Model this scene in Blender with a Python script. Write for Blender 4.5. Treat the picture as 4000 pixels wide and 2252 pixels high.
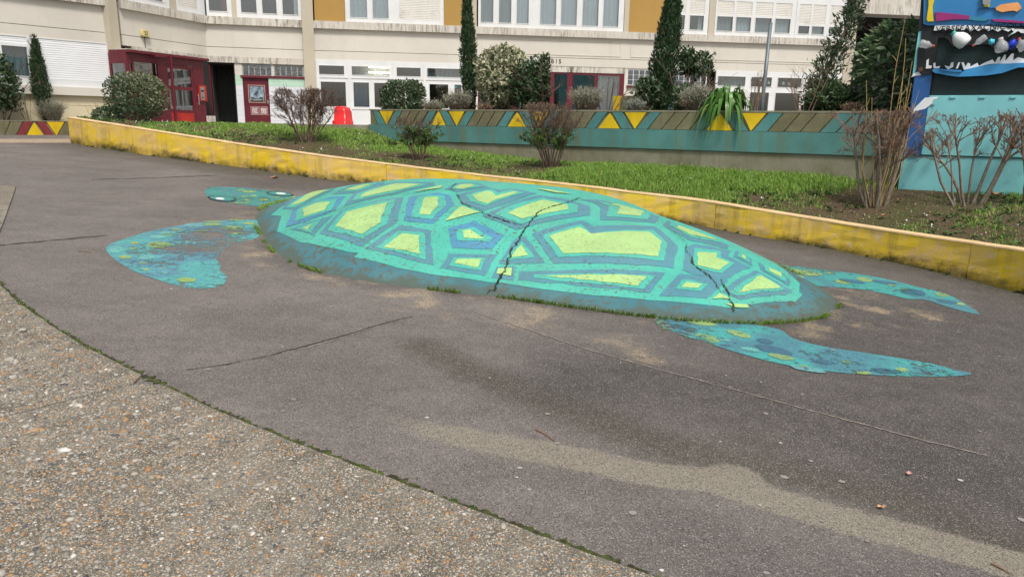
import bpy, math, random
import numpy as np
from mathutils import Vector, Matrix, noise as mnoise
from mathutils.geometry import delaunay_2d_cdt
for o in list(bpy.data.objects): bpy.data.objects.remove(o)
SC = bpy.context.scene
COL = SC.collection
# ------------------------------------------------------------------ camera
FPX = 2800.0; PITCH = math.radians(13.0); ROLL = 0.015; CAMZ = 1.65
fw = np.array([0, math.cos(PITCH), -math.sin(PITCH)]); _r = np.array([1., 0, 0]); _u = np.array([0, math.sin(PITCH), math.cos(PITCH)])
rt = math.cos(ROLL)*_r + math.sin(ROLL)*_u; up = -math.sin(ROLL)*_r + math.cos(ROLL)*_u
CAM = np.array([0, 0, CAMZ])
cd = bpy.data.cameras.new('camera'); co = bpy.data.objects.new('camera', cd); COL.objects.link(co)
co.matrix_world = Matrix(((rt[0], up[0], -fw[0], 0), (rt[1], up[1], -fw[1], 0), (rt[2], up[2], -fw[2], CAMZ), (0, 0, 0, 1)))
cd.sensor_width = 36; cd.lens = FPX/4000*36; cd.clip_start = .05; cd.clip_end = 1500
SC.camera = co
# ------------------------------------------------------------------ sky, sun, exposure
SUN_EL, SUN_AZ = math.radians(58), math.radians(160)      # azimuth clockwise from +Y: high behind the camera, a little to the right
w = bpy.data.worlds.new('World'); SC.world = w; w.use_nodes = True
nt = w.node_tree; nt.nodes.clear()
sky = nt.nodes.new('ShaderNodeTexSky'); sky.sky_type = 'NISHITA'; sky.sun_disc = False
sky.sun_elevation = SUN_EL; sky.sun_rotation = SUN_AZ; sky.air_density = 1.2; sky.dust_density = 4.0; sky.ozone_density = 1.0
hs = nt.nodes.new('ShaderNodeHueSaturation'); hs.inputs['Saturation'].default_value = .45
bg = nt.nodes.new('ShaderNodeBackground'); bg.inputs['Strength'].default_value = .12
wo = nt.nodes.new('ShaderNodeOutputWorld')
nt.links.new(sky.outputs[0], hs.inputs['Color']); nt.links.new(hs.outputs[0], bg.inputs[0]); nt.links.new(bg.outputs[0], wo.inputs[0])
sl = bpy.data.lights.new('sun', 'SUN'); sl.energy = 3.0; sl.angle = math.radians(12); sl.color = (1, .955, .89)
so = bpy.data.objects.new('sun', sl); COL.objects.link(so)
sdir = Vector((math.sin(SUN_AZ)*math.cos(SUN_EL), math.cos(SUN_AZ)*math.cos(SUN_EL), math.sin(SUN_EL)))
so.rotation_euler = sdir.to_track_quat('Z', 'Y').to_euler(); so.location = (0, 0, 30)
SC.view_settings.view_transform = 'Standard'; SC.view_settings.look = 'None'; SC.view_settings.gamma = 1
SC.view_settings.use_curve_mapping = False
SC.view_settings.exposure = 0.2
# ------------------------------------------------------------------ geometry helpers
def ray(x, y): return fw + rt*((x-2000)/FPX) - up*((y-1126)/FPX)
def GZ(X, Y): return .03*Y - .055*X
def onG(x, y, dz=0.):
    d = ray(x, y); t = (CAMZ-dz)/(.03*d[1]-.055*d[0]-d[2]); return CAM + t*d
def atY(x, y, Y):
    d = ray(x, y); return CAM + d*(Y/d[1])
def proj(P):
    v = np.asarray(P, float)-CAM; d = v@fw
    return np.stack([2000+FPX*(v@rt)/d, 1126-FPX*(v@up)/d], -1)
ORG = {}
def empty(name, loc, label, cat, group=None):
    o = bpy.data.objects.new(name, None); COL.objects.link(o); o.location = loc; o.empty_display_size = .2
    ORG[o] = np.array(loc, float); tag(o, label, cat, group); return o
def tag(o, label=None, cat=None, group=None, kind=None):
    if label: o['label'] = label
    if cat: o['category'] = cat
    if group: o['group'] = group
    if kind: o['kind'] = kind
    return o
def mk(name, V, F, mat, parent=None, base=None, attrs=None, smooth=False, mats=None, midx=None):
    """one mesh object from world-space vertices; F = list of index tuples or (n,k) int array"""
    V = np.asarray(V, float).reshape(-1, 3)
    if parent is not None: org = ORG[parent]
    elif base is not None: org = np.array(base, float)
    else: org = np.zeros(3)
    me = bpy.data.meshes.new(name)
    V2 = (V-org).astype(np.float32)
    if isinstance(F, np.ndarray):
        n, k = F.shape
        me.vertices.add(len(V2)); me.vertices.foreach_set('co', V2.ravel())
        me.loops.add(n*k); me.loops.foreach_set('vertex_index', F.ravel().astype(np.int32))
        me.polygons.add(n); me.polygons.foreach_set('loop_start', np.arange(0, n*k, k, dtype=np.int32))
        try: me.polygons.foreach_set('loop_total', np.full(n, k, np.int32))
        except Exception: pass
        me.update(calc_edges=True)
    else:
        me.from_pydata(V2.tolist(), [], F); me.update()
    for m in (mats or [mat]): me.materials.append(m)
    if midx is not None: me.polygons.foreach_set('material_index', np.asarray(midx, np.int32))
    if smooth: me.polygons.foreach_set('use_smooth', np.ones(len(me.polygons), bool))
    for k, a in (attrs or {}).items():
        at = me.attributes.new(k, 'FLOAT', 'POINT'); at.data.foreach_set('value', np.asarray(a, np.float32))
    o = bpy.data.objects.new(name, me); COL.objects.link(o)
    if parent is not None:
        o.parent = parent; ORG[o] = org
    else:
        o.location = org; ORG[o] = org
    return o
BOXF = [(0,3,2,1),(4,5,6,7),(0,1,5,4),(1,2,6,5),(2,3,7,6),(3,0,4,7)]
class MB:
    def __init__(s): s.v = []; s.f = []
    def add(s, V, F):
        n = len(s.v); s.v += [tuple(p) for p in V]; s.f += [tuple(i+n for i in f) for f in F]; return s
    def hexa(s, P): return s.add(P, BOXF)
    def box(s, a, b):
        x0,y0,z0 = a; x1,y1,z1 = b
        return s.hexa([(x0,y0,z0),(x1,y0,z0),(x1,y1,z0),(x0,y1,z0),(x0,y0,z1),(x1,y0,z1),(x1,y1,z1),(x0,y1,z1)])
    def tube(s, pts, rad, n=6, caps=True):
        pts = [np.asarray(p, float) for p in pts]
        if np.isscalar(rad): rad = [rad]*len(pts)
        base = len(s.v); d0 = pts[-1]-pts[0]; a = np.array([0,0,1.]) if abs(d0[2]) < .9*np.linalg.norm(d0) else np.array([1.,0,0])
        for i, p in enumerate(pts):
            d = pts[min(i+1, len(pts)-1)]-pts[max(i-1, 0)]; d = d/(np.linalg.norm(d)+1e-9)
            e = np.cross(d, a); e /= np.linalg.norm(e)+1e-9; g = np.cross(d, e)
            for k in range(n):
                t = 2*math.pi*k/n; s.v.append(tuple(p+rad[i]*(math.cos(t)*e+math.sin(t)*g)))
        for i in range(len(pts)-1):
            for k in range(n):
                q = base+i*n; k2 = (k+1) % n; s.f.append((q+k, q+k2, q+n+k2, q+n+k))
        if caps:
            s.f.append(tuple(base+k for k in range(n))[::-1]); s.f.append(tuple(base+(len(pts)-1)*n+k for k in range(n)))
        return s
    def build(s, name, mat, parent=None, base=None, **k): return mk(name, s.v, s.f, mat, parent, base, **k)
# ------------------------------------------------------------------ material helpers
class NT:
    def __init__(s, name):
        s.m = bpy.data.materials.new(name); s.m.use_nodes = True; s.t = s.m.node_tree; s.t.nodes.clear()
        s.out = s.n('OutputMaterial'); s.b = s.n('BsdfPrincipled'); s.l(s.b.outputs[0], s.out.inputs[0])
        s.pos = s.n('NewGeometry').outputs['Position']
    def n(s, t): return s.t.nodes.new('ShaderNode'+t)
    def l(s, a, b): s.t.links.new(a, b)
    def set(s, inp, v):
        if hasattr(v, 'is_output') or isinstance(v, bpy.types.NodeSocket): s.l(v, inp)
        else:
            if isinstance(v, (tuple, list)) and len(v) == 3 and len(inp.default_value) == 4: v = (*v, 1)
            inp.default_value = v
    def scale(s, sc, vec=None):
        n = s.n('Mapping'); s.l(vec or s.pos, n.inputs[0]); n.inputs['Scale'].default_value = sc if isinstance(sc, tuple) else (sc,)*3; return n.outputs[0]
    def noise(s, scale=5, detail=4, rough=.55, vec=None, dist=0, col=False):
        n = s.n('TexNoise'); s.l(vec or s.pos, n.inputs['Vector']); n.inputs['Scale'].default_value = scale; n.inputs['Detail'].default_value = detail
        n.inputs['Roughness'].default_value = rough; n.inputs['Distortion'].default_value = dist; return n.outputs['Color' if col else 'Fac']
    def vor(s, scale, feat='F1', out='Distance', vec=None, rnd=1):
        n = s.n('TexVoronoi'); n.feature = feat; s.l(vec or s.pos, n.inputs['Vector']); n.inputs['Scale'].default_value = scale; n.inputs['Randomness'].default_value = rnd; return n.outputs[out]
    def ramp(s, fac, a, b, va=0., vb=1.):
        n = s.n('MapRange'); s.set(n.inputs['Value'], fac); n.inputs['From Min'].default_value = a; n.inputs['From Max'].default_value = b
        n.inputs['To Min'].default_value = va; n.inputs['To Max'].default_value = vb; return n.outputs[0]
    def mix(s, fac, a, b, mode='MIX'):
        n = s.n('Mix'); n.data_type = 'RGBA'; n.blend_type = mode; s.set(n.inputs[0], fac); s.set(n.inputs[6], a); s.set(n.inputs[7], b); return n.outputs[2]
    def math(s, op, a, b=0.):
        n = s.n('Math'); n.operation = op; s.set(n.inputs[0], a); s.set(n.inputs[1], b); return n.outputs[0]
    def attr(s, name):
        n = s.n('Attribute'); n.attribute_name = name; return n.outputs['Fac']
    def bump(s, h, strength=.3, dist=.01):
        n = s.n('Bump'); n.inputs['Strength'].default_value = strength; n.inputs['Distance'].default_value = dist; s.set(n.inputs['Height'], h); s.l(n.outputs[0], s.b.inputs['Normal']); return n
    def fin(s, col, rough=.7, spec=.3, metal=0):
        s.set(s.b.inputs['Base Color'], col); s.set(s.b.inputs['Roughness'], rough); s.b.inputs['Specular IOR Level'].default_value = spec; s.b.inputs['Metallic'].default_value = metal; return s.m
def plain(name, c, rough=.6, var=.12, sc=6, bump=0., bsc=60, spec=.3, metal=0, dirt=None, dsc=3, dth=(.55, .75)):
    """solid colour with cloudy variation, optional fine bump and dirt patches"""
    t = NT(name); n = t.noise(sc, 5)
    c = np.array(c); col = t.mix(t.ramp(n, .3, .7), tuple(c*(1-var)), tuple(np.minimum(c*(1+var), 1)))
    if dirt: col = t.mix(t.ramp(t.noise(dsc, 8, .65), dth[0], dth[1], 0, .85), col, dirt)
    if bump: t.bump(t.noise(bsc, 6, .6), bump, .004)
    return t.fin(col, rough, spec, metal)
def srgb(h):
    v = [int(h[i:i+2], 16)/255 for i in (0, 2, 4)]
    return tuple(x/12.92 if x <= .04045 else ((x+.055)/1.055)**2.4 for x in v)
# ------------------------------------------------------------------ ground
def interp_path(P, step=.15):
    P = np.asarray(P, float); d = np.r_[0, np.cumsum(np.linalg.norm(np.diff(P, axis=0), axis=1))]
    n = max(2, int(d[-1]/step)); t = np.linspace(0, d[-1], n); return np.stack([np.interp(t, d, P[:, k]) for k in range(P.shape[1])], 1)
def smooth(P, it=2):
    P = np.array(P, float)
    for _ in range(it): P[1:-1] = .25*P[:-2]+.5*P[1:-1]+.25*P[2:]
    return P
def dist_path(X, Y, P):
    """distance of points to a polyline (XY)"""
    D = np.full(X.shape, 1e9)
    for a, b in zip(P[:-1], P[1:]):
        ax, ay, bx, by = a[0], a[1], b[0], b[1]; L = (bx-ax)**2+(by-ay)**2+1e-9
        t = np.clip(((X-ax)*(bx-ax)+(Y-ay)*(by-ay))/L, 0, 1)
        D = np.minimum(D, np.hypot(X-ax-t*(bx-ax), Y-ay-t*(by-ay)))
    return D
DS = 4000/2575.
def dg(pts): return np.array([onG(x*DS, y*DS) for x, y in pts])
def sst(x, a, b):
    t = np.clip((x-a)/(b-a), 0, 1); return t*t*(3-2*t)
# dome outline (polar, fitted to the foot of the mound) and height
DK = [3.1008, -0.0036, 0.1628, 0.0817, -0.3578, -0.1162, -0.027, -0.2192, -0.1164]; DH, DQ, DP = .6292, 1.0418, 2.4496; DC = np.array([0., 8.6])
def drad(t):
    v = DK[0]+0*t
    for n in range(1, 5): v = v+DK[2*n-1]*np.cos(n*t)+DK[2*n]*np.sin(n*t)
    return v
def drho(X, Y): return np.hypot(X-DC[0], Y-DC[1])/drad(np.arctan2(Y-DC[1], X-DC[0]))
def dz(X, Y):
    r = np.clip(drho(X, Y), 0, 1.2)
    return GZ(X, Y)+np.where(r < 1, DH*np.clip(1-r**DP, 0, 1)**DQ, -(r-1)*.4)
def onDome(x, y):
    d = ray(x, y); ts = np.linspace(5, 16, 1400); P = CAM[:, None]+d[:, None]*ts
    h = P[2]-dz(P[0], P[1]); h = np.where(drho(P[0], P[1]) < 1.03, h, 9)
    neg = np.where(h < 0)[0]
    i = neg[0] if len(neg) else np.argmin(h)
    return P[:2, i]
# wall path: foot of the low yellow wall
WB = [(275,555),(334,570),(621,612),(994,660),(1217,694),(1421,713),(2675,867),(2900,914),(3262,974),(3775,1087),(4000,1150),(4330,1238),(4700,1330)]
WT = [(262,455),(290,458),(640,513),(985,568),(1476,634),(1948,690),(2062,702),(2300,725),(2445,747),(2635,769),(2811,791),(3262,868),(3784,948),(4000,977),(4330,1030),(4800,1100)]
WP = smooth(interp_path([onG(*p) for p in WB], .2), 6)
gold = lambda: None
# ---- materials of the ground
def m_asphalt():
    t = NT('asphalt'); fine = t.vor(230, out='Color'); s1 = t.n('SeparateColor'); t.l(fine, s1.inputs[0])
    big = t.noise(1.1, 6, .6)
    col = t.mix(t.ramp(big, .35, .7), (.138, .118, .106), (.2, .174, .157))
    col = t.mix(t.ramp(t.noise(9, 8, .7), .45, .7, 0, .4), col, (.07, .062, .06))
    col = t.mix(t.ramp(t.noise(1, 7, .7, vec=t.scale((.9, 2.6, 1))), .46, .66, 0, .38), col, (.075, .065, .057))
    dk = t.attr('damp_shade'); col = t.mix(t.math('MULTIPLY', dk, t.ramp(t.noise(5, 7, .65), .25, .65, .55, 1)), col, (.036, .031, .028))
    ol = t.attr('olive'); col = t.mix(t.math('MULTIPLY', ol, t.ramp(t.noise(14, 6, .7), .3, .6, .45, .95)), col, (.05, .044, .027))
    tn = t.attr('tan'); col = t.mix(t.math('MULTIPLY', t.ramp(t.math('ADD', tn, t.math('MULTIPLY', t.math('SUBTRACT', t.noise(30, 5, .7), .5), .5)), .3, .58), .8), col, (.235, .208, .158))
    sd = t.attr('sand'); st = t.noise(36, 9, .8, vec=t.scale((.8, 2.6, 1)))
    col = t.mix(t.math('MULTIPLY', t.math('MULTIPLY', sd, t.ramp(t.math('MULTIPLY', st, t.noise(3, 3)), .262, .345)), t.ramp(t.noise(150, 3, .6), .42, .58, .1, .95)), col, (.54, .41, .24))
    ms = t.attr('moss'); col = t.mix(t.math('MULTIPLY', ms, t.ramp(t.noise(16, 6, .7), .42, .62)), col, (.03, .038, .012))
    # aggregate: light and dark chips
    col = t.mix(t.ramp(s1.outputs[0], .8, .96, 0, .5), col, (.42, .385, .35))
    col = t.mix(t.ramp(s1.outputs[1], .6, .9, 0, .75), col, (.03, .028, .028))
    t.bump(t.math('ADD', t.math('MULTIPLY', t.vor(190), 1), t.noise(40, 4)), .5, .006)
    return t.fin(col, t.ramp(dk, 0, 1, .8, .62), .35)
M_ASPH = m_asphalt()
def m_aggr():
    t = NT('exposed_aggregate'); v = t.vor(85, out='Color'); s = t.n('SeparateColor'); t.l(v, s.inputs[0]); d = t.vor(85)
    v2 = t.vor(150, out='Color'); s2 = t.n('SeparateColor'); t.l(v2, s2.inputs[0]); d2 = t.vor(150)
    cem = t.mix(t.ramp(t.noise(1.3, 7, .65), .35, .68), (.095, .085, .066), (.2, .184, .152))
    cem = t.mix(t.ramp(t.noise(8, 8, .7), .48, .68, 0, .75), cem, (.05, .044, .032))
    pc = t.mix(s.outputs[0], (.5, .46, .4), (.36, .27, .17)); pc = t.mix(t.ramp(s.outputs[1], .75, .8), pc, (.42, .24, .1)); pc = t.mix(t.ramp(s.outputs[2], .84, .88), pc, (.08, .075, .08))
    pm = t.math('MULTIPLY', t.ramp(d, .33, .42, 1, 0), t.ramp(s.outputs[2], .35, .4))
    p2 = t.mix(s2.outputs[0], (.45, .42, .37), (.34, .25, .16))
    col = t.mix(t.math('MULTIPLY', t.ramp(d2, .3, .42, 1, 0), t.ramp(s2.outputs[1], .45, .5)), cem, p2)
    col = t.mix(pm, col, pc)
    t.bump(t.math('ADD', t.ramp(d, 0, .45, 1, 0), t.math('MULTIPLY', t.ramp(d2, 0, .45, 1, 0), .5)), .55, .008)
    return t.fin(col, .75, .3)
M_AGGR = m_aggr()
M_JOINT = plain('joint_dirt', (.03, .027, .02), .9, .4, 30)
# ---- asphalt sheet
xs = np.r_[np.arange(-19, -5, .14), np.arange(-5, 7, .06), np.arange(7, 20.1, .3)]; ys = np.r_[np.arange(-8, 1.5, .5), np.arange(1.5, 10, .055), np.arange(10, 19.9, .1), [20, 21]]
XX, YY = np.meshgrid(xs, ys); nx, ny = len(xs), len(ys)
idx = np.arange(nx*ny).reshape(ny, nx)
FQ = np.stack([idx[:-1, :-1], idx[:-1, 1:], idx[1:, 1:], idx[1:, :-1]], -1).reshape(-1, 4)
ZZ = GZ(XX, YY)
pt = lambda L: dg(L)
tan_d = dist_path(XX, YY, pt([(640,990),(900,1040),(1100,1085),(1300,1125),(1450,1150),(1600,1185),(1800,1208),(1880,1235),(2100,1300),(2300,1350),(2575,1425),(2800,1500)]))
tan = sst(tan_d, .16, .06)*sst(XX, -1.1, .2)
tan = np.maximum(tan, .75*sst(np.hypot(XX-onG(1850*DS, 1200*DS)[0], YY-onG(1850*DS, 1200*DS)[1]), .2, .08))
oli_d = dist_path(XX, YY, pt([(1060,870),(1180,930),(1480,1045),(1600,1100),(1800,1150),(2000,1190),(2300,1272),(2575,1380),(2800,1450)]))
olive = sst(oli_d, .28, .05)*.85
olive = np.maximum(olive, .5*sst(np.hypot(XX-onG(1900*DS, 1110*DS)[0], YY-onG(1900*DS, 1110*DS)[1]), .3, .05))
damp_shade = np.maximum(.85*sst(dist_path(XX, YY, pt([(1500,950),(1900,1010),(2250,1120),(2575,1190)])), 1.0, .1), .6*sst(dist_path(XX, YY, pt([(2150,800),(2350,850),(2575,900)])), .35, .05))
damp_shade = np.maximum(damp_shade, .8*sst(XX, -.3, 2.4)*sst(YY, 11, 6)*sst(tan_d, .1, .5)); damp_shade = np.maximum(damp_shade, .55*sst(XX, .4, 2.6)*sst(YY, 11, 6))
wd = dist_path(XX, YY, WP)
damp_shade = np.maximum(damp_shade, sst(wd, 1.5, .15)*(.9-.2*sst(XX, -5, -9)))  # dark strip along the wall foot: damp, with contact shade painted into the tone
damp_shade = np.maximum(damp_shade, .7*sst(np.hypot((XX+3.6)/2.2, (YY-12.4)/1.4), 1, .3))
rim = drho(XX, YY); damp_shade = np.maximum(damp_shade, .5*sst(rim, 1.12, 1.0)*(YY > 5))
sand = np.maximum(sst(abs(rim-1.06), .09, .02), 0)*.9
for (a, b, r_) in [(1130,775,.5),(1060,770,.35),(1000,735,.3),(1190,790,.25),(2130,780,.7),(2230,790,.6),(2330,800,.5),(2200,750,.4),(1660,900,.3),(1450,840,.4),(700,660,.3),(620,640,.25),(1620,860,.35),(1320,800,.4),(2150,720,.4),(2400,760,.35)]:
    p = onG(a*DS, b*DS); sand = np.maximum(sand, sst(np.hypot(XX-p[0], YY-p[1]), r_, r_*.25))
moss = np.maximum(sst(wd, .32, .08), .8*sst(np.hypot((XX+5.2)/1.6, (YY-13.6)/.8), 1, .3))
asphalt = mk('asphalt_ground', np.stack([XX, YY, ZZ], -1).reshape(-1, 3), FQ, M_ASPH, attrs={k: v.ravel() for k, v in dict(tan=tan, olive=olive, damp_shade=damp_shade, sand=sand, moss=moss).items()})
tag(asphalt, 'worn grey-brown asphalt with stains and seams around the turtle', kind='structure')
# ---- wide ground sheet out of sight of the camera
gx = np.r_[np.linspace(-400, -30, 12), np.linspace(-20, 20, 21), np.linspace(30, 400, 12)]
gX, gY = np.meshgrid(gx, gx); gi = np.arange(len(gx)**2).reshape(len(gx), -1)
gF = np.stack([gi[:-1, :-1], gi[:-1, 1:], gi[1:, 1:], gi[1:, :-1]], -1).reshape(-1, 4)
gZ = np.clip(GZ(gX, gY), -1.3, 1.2)-.06
tag(mk('ground', np.stack([gX, gY, gZ], -1).reshape(-1, 3), gF, plain('far_ground', (.16, .15, .14), .85, .2, .3)), kind='structure')
# ---- exposed aggregate pavement: slabs with open joints
def poly_patch(px, zf, grid, holes=None, off=0., jit=0.):
    """triangulated patch over polygon px (XY), lifted on zf(X,Y)+off"""
    P = np.asarray(px, float); n = len(P); b = []
    for i in range(n):
        a, c = P[i], P[(i+1) % n]; m = max(1, int(np.linalg.norm(c-a)/grid))
        for k in range(m): b.append(a+(c-a)*k/m+(np.random.default_rng(int(abs(a[0]*1e4+k*17+c[1]*1e3))).normal(0, jit, 2) if jit and k else 0))
    nb = len(b); lo, hi = P.min(0), P.max(0)
    gxx, gyy = np.meshgrid(np.arange(lo[0]+grid*.5, hi[0], grid), np.arange(lo[1]+grid*.5, hi[1], grid))
    Q = np.stack([gxx.ravel(), gyy.ravel()], 1)
    ins = inside(Q, np.array(b)); Q = Q[ins]
    if len(Q): Q = Q[dist_path(Q[:, 0], Q[:, 1], np.vstack([b, b[:1]])) > grid*.3]
    vs = [Vector(p) for p in b]+[Vector(p) for p in Q]
    r = delaunay_2d_cdt(vs, [], [list(range(nb))], 1, 1e-6)
    V = np.array([(v.x, v.y) for v in r[0]]); F = []
    for f in r[2]:
        f = tuple(f); a, b2, c = V[f[0]], V[f[1]], V[f[2]]
        if (b2[0]-a[0])*(c[1]-a[1])-(b2[1]-a[1])*(c[0]-a[0]) < 0: f = f[::-1]
        F.append(f)
    return np.c_[V, zf(V[:, 0], V[:, 1])+off], F
def inside(Q, P):
    x, y = Q[:, 0], Q[:, 1]; c = np.zeros(len(Q), bool); n = len(P)
    for i in range(n):
        x1, y1 = P[i]; x2, y2 = P[(i+1) % n]
        m = (y1 > y) != (y2 > y); xi = (x2-x1)*(y-y1)/((y2-y1) if y2 != y1 else 1e-12)+x1
        c ^= m & (x < xi)
    return c
EDGE = smooth(interp_path(dg([(-330,420),(-140,580),(0,719),(40,760),(90,797),(190,862),(270,905),(390,962),(520,1025),(700,1100),(850,1158),(1000,1215),(1200,1290),(1380,1360),(1560,1425),(1660,1462),(1900,1560),(2200,1690)]), .1), 5)[:, :2]
rng0 = np.random.default_rng(3)
def slab_skirt(V, F, depth):
    """thin slab: top faces plus a skirt going down"""
    from collections import Counter
    cnt = {}
    for f in F:
        for a, b in zip(f, f[1:]+f[:1]): cnt[(a, b)] = 1
    bd = [(a, b) for (a, b) in cnt if (b, a) not in cnt]
    n = len(V); W = np.vstack([V, V-np.array([0, 0, depth])]); F2 = list(F)+[(a, a+n, b+n, b) for a, b in bd]
    return W, F2
E2 = EDGE.copy(); E2 += rng0.normal(0, .004, E2.shape)
J1 = onG(45*DS, 765*DS)[:2]; J1b = onG(-400*DS, 800*DS)[:2]; J2 = onG(335*DS, 968*DS)[:2]; J2b = onG(0, 1055*DS)[:2]; J2b = J2+(J2b-J2)*4
nrm = lambda v: v/np.linalg.norm(v)
i1 = np.argmin(np.linalg.norm(E2-J1, axis=1)); i2 = np.argmin(np.linalg.norm(E2-J2, axis=1))
pav = empty('pavement', (-2, 3, GZ(-2, 3)), 'pebbly exposed aggregate pavement in the near left corner', None); pav['kind'] = 'structure'
g1 = nrm(J1b-J1); g2 = nrm(J2b-J2); sh = np.array([0, -.016])
slabs = [np.vstack([E2[:i1], [J1, J1b, E2[0]+[-2.5, 0]]]),
         np.vstack([[J1+sh], E2[i1+1:i2], [J2, J2b, [J2b[0], J1b[1]-.5], J1b+sh]]),
         np.vstack([[J2+sh], E2[i2+1:], [[6, -2.5], [-7, -2.5], [J2b[0]-2, J2b[1]+sh[1]], J2b+sh]])]
SLABP = []
for sp in slabs:
    V, F = poly_patch(sp, GZ, .35, off=.012); V, F = slab_skirt(V, F, .02)
    mk('paving_slab', V, F, M_AGGR, pav); SLABP.append(sp)
# the small corner of another slab at the left edge of the picture
cn = dg([(40,471),(38,480),(10,560),(-2,590),(-200,700),(-300,500),(-60,466)])[:, :2]
V, F = poly_patch(cn, GZ, .4, off=.02); V, F = slab_skirt(V, F, .03); mk('paving_slab', V, F, M_AGGR, pav)
# ---- loose looking pebbles of the aggregate, real relief
def pebbles():
    r = np.random.default_rng(11); N = 80000
    # sample in the image so that the near field gets most
    px = r.uniform(-50, 2650, N); py = r.uniform(1100, 2290, N)
    d = fw[:, None]+rt[:, None]*((px-2000)/FPX)-up[:, None]*((py-1126)/FPX)
    tt = CAMZ/(.03*d[1]-.055*d[0]-d[2]); P = (CAM[:, None]+d*tt).T[:, :2]
    keep = inside(P, slabs[1]) | inside(P, slabs[2]) | inside(P, slabs[0])
    keep &= (dist_path(P[:, 0], P[:, 1], E2) > .03) & (dist_path(P[:, 0], P[:, 1], np.array([J2, J2b])) > .016) & (dist_path(P[:, 0], P[:, 1], np.array([J1, J1b])) > .016); P = P[keep]
    if len(P) > 15000: P = P[:15000]
    n = len(P); sz = np.exp(r.normal(math.log(.0044), .46, n)).clip(.003, .022)*np.clip(np.hypot(P[:, 0], P[:, 1])/3.0, .8, 1.5)
    t = (1+5**.5)/2; iv = np.array([(-1,t,0),(1,t,0),(-1,-t,0),(1,-t,0),(0,-1,t),(0,1,t),(0,-1,-t),(0,1,-t),(t,0,-1),(t,0,1),(-t,0,-1),(-t,0,1)], float); iv /= np.linalg.norm(iv[0])
    if_ = np.array([(0,11,5),(0,5,1),(0,1,7),(0,7,10),(0,10,11),(1,5,9),(5,11,4),(11,10,2),(10,7,6),(7,1,8),(3,9,4),(3,4,2),(3,2,6),(3,6,8),(3,8,9),(4,9,5),(2,4,11),(6,2,10),(8,6,7),(9,8,1)])
    V = np.repeat(iv[None], n, 0)*(1+r.normal(0, .16, (n, 12, 1)))
    a = r.uniform(0, 6.283, n); sx = sz*r.uniform(.9, 1.5, n); sy = sz*r.uniform(.6, 1.05, n); szz = sz*r.uniform(.3, .5, n)
    V = V*np.stack([sx, sy, szz], 1)[:, None]
    c, s = np.cos(a)[:, None], np.sin(a)[:, None]
    X = V[..., 0]*c-V[..., 1]*s+P[:, None, 0]; Y = V[..., 0]*s+V[..., 1]*c+P[:, None, 1]; Z = V[..., 2]+GZ(X, Y)+.012+(szz*.05)[:, None]
    F = (if_[None]+(np.arange(n)*12)[:, None, None]).reshape(-1, 3)
    hue = np.repeat(r.uniform(0, 1, n), 12); val = np.repeat(r.uniform(0, 1, n), 12)
    t_ = NT('pebble_stone'); h = t_.attr('hue'); v = t_.attr('val')
    col = t_.mix(v, (.17, .152, .128), (.4, .37, .32)); col = t_.mix(t_.ramp(h, .55, .6), col, t_.mix(v, (.26, .14, .06), (.4, .25, .13)))
    col = t_.mix(t_.ramp(h, .78, .8), col, t_.mix(v, (.15, .135, .115), (.3, .25, .18))); col = t_.mix(t_.ramp(h, .9, .905), col, (.075, .072, .08)); col = t_.mix(t_.ramp(h, .96, .965), col, (.58, .55, .51))
    col = t_.mix(t_.ramp(t_.noise(70, 3), .4, .7, 0, .4), col, (.1, .085, .06))
    o = mk('aggregate_pebble', np.stack([X, Y, Z], -1).reshape(-1, 3), F, t_.fin(col, .55, .35), attrs={'hue': hue, 'val': val}, smooth=True)
    tag(o, 'small ochre, grey and white pebbles set in the near left pavement', 'pebbles', kind='stuff')
pebbles()
gs_ = np.array([onG(x, y)[:2] for x, y in [(-300,544),(276,543),(280,559),(-300,560)]]); V, F = poly_patch(gs_, GZ, .5, off=.006)
mk('gutter_strip', V, F, plain('tan_gutter', (.3, .23, .17), .85, .25, 6, .3, 60), pav)
# ---- ribbons on the ground (seams, mossy joint)
def ribbon(P, w, zf, off, jit=0, seed=0, taper=False, step=None):
    r = np.random.default_rng(seed); P = interp_path(np.asarray(P, float)[:, :2], step or max(.03, w*2)); n = len(P)
    d = np.gradient(P, axis=0); d /= np.linalg.norm(d, axis=1)[:, None]+1e-9; nn = np.stack([-d[:, 1], d[:, 0]], 1)
    ww = w*(1+r.normal(0, jit, n)).clip(.25, 2); P = P+nn*(r.normal(0, w*jit, n))[:, None]
    if taper: ww *= np.minimum(1, np.minimum(np.arange(n), np.arange(n)[::-1])/3+.15)
    A = P+nn*ww[:, None]/2; B = P-nn*ww[:, None]/2
    V = np.vstack([np.c_[A, zf(A[:, 0], A[:, 1])+off], np.c_[B, zf(B[:, 0], B[:, 1])+off]])
    return V, [(i, i+n, i+n+1, i+1) for i in range(n-1)]
M_SEAM = plain('seam_tar', (.06, .053, .049), .85, .3, 20); M_SEAML = plain('seam_pale', (.24, .2, .165), .85, .35, 25)
for L, w_, m_ in [([(1035,797),(960,815),(860,845),(740,878),(690,890)], .013, M_SEAM), ([(1020,803),(930,828),(840,856),(760,878)], .009, M_SEAML), ([(690,892),(560,918),(470,930)], .008, M_SEAM),
                  ([(0,617),(120,606),(270,592)], .03, M_SEAM), ([(230,452),(400,447),(545,441)], .035, M_SEAM),
                  ([(1195,785),(1330,830),(1480,880),(1640,925),(1830,975),(1990,1020),(2200,1075),(2330,1110),(2480,1145)], .010, M_SEAML)]:
    V, F = ribbon(dg(L), w_, GZ, .005, .35, len(L)); mk('asphalt_seam', V, F, m_, asphalt)
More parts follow.
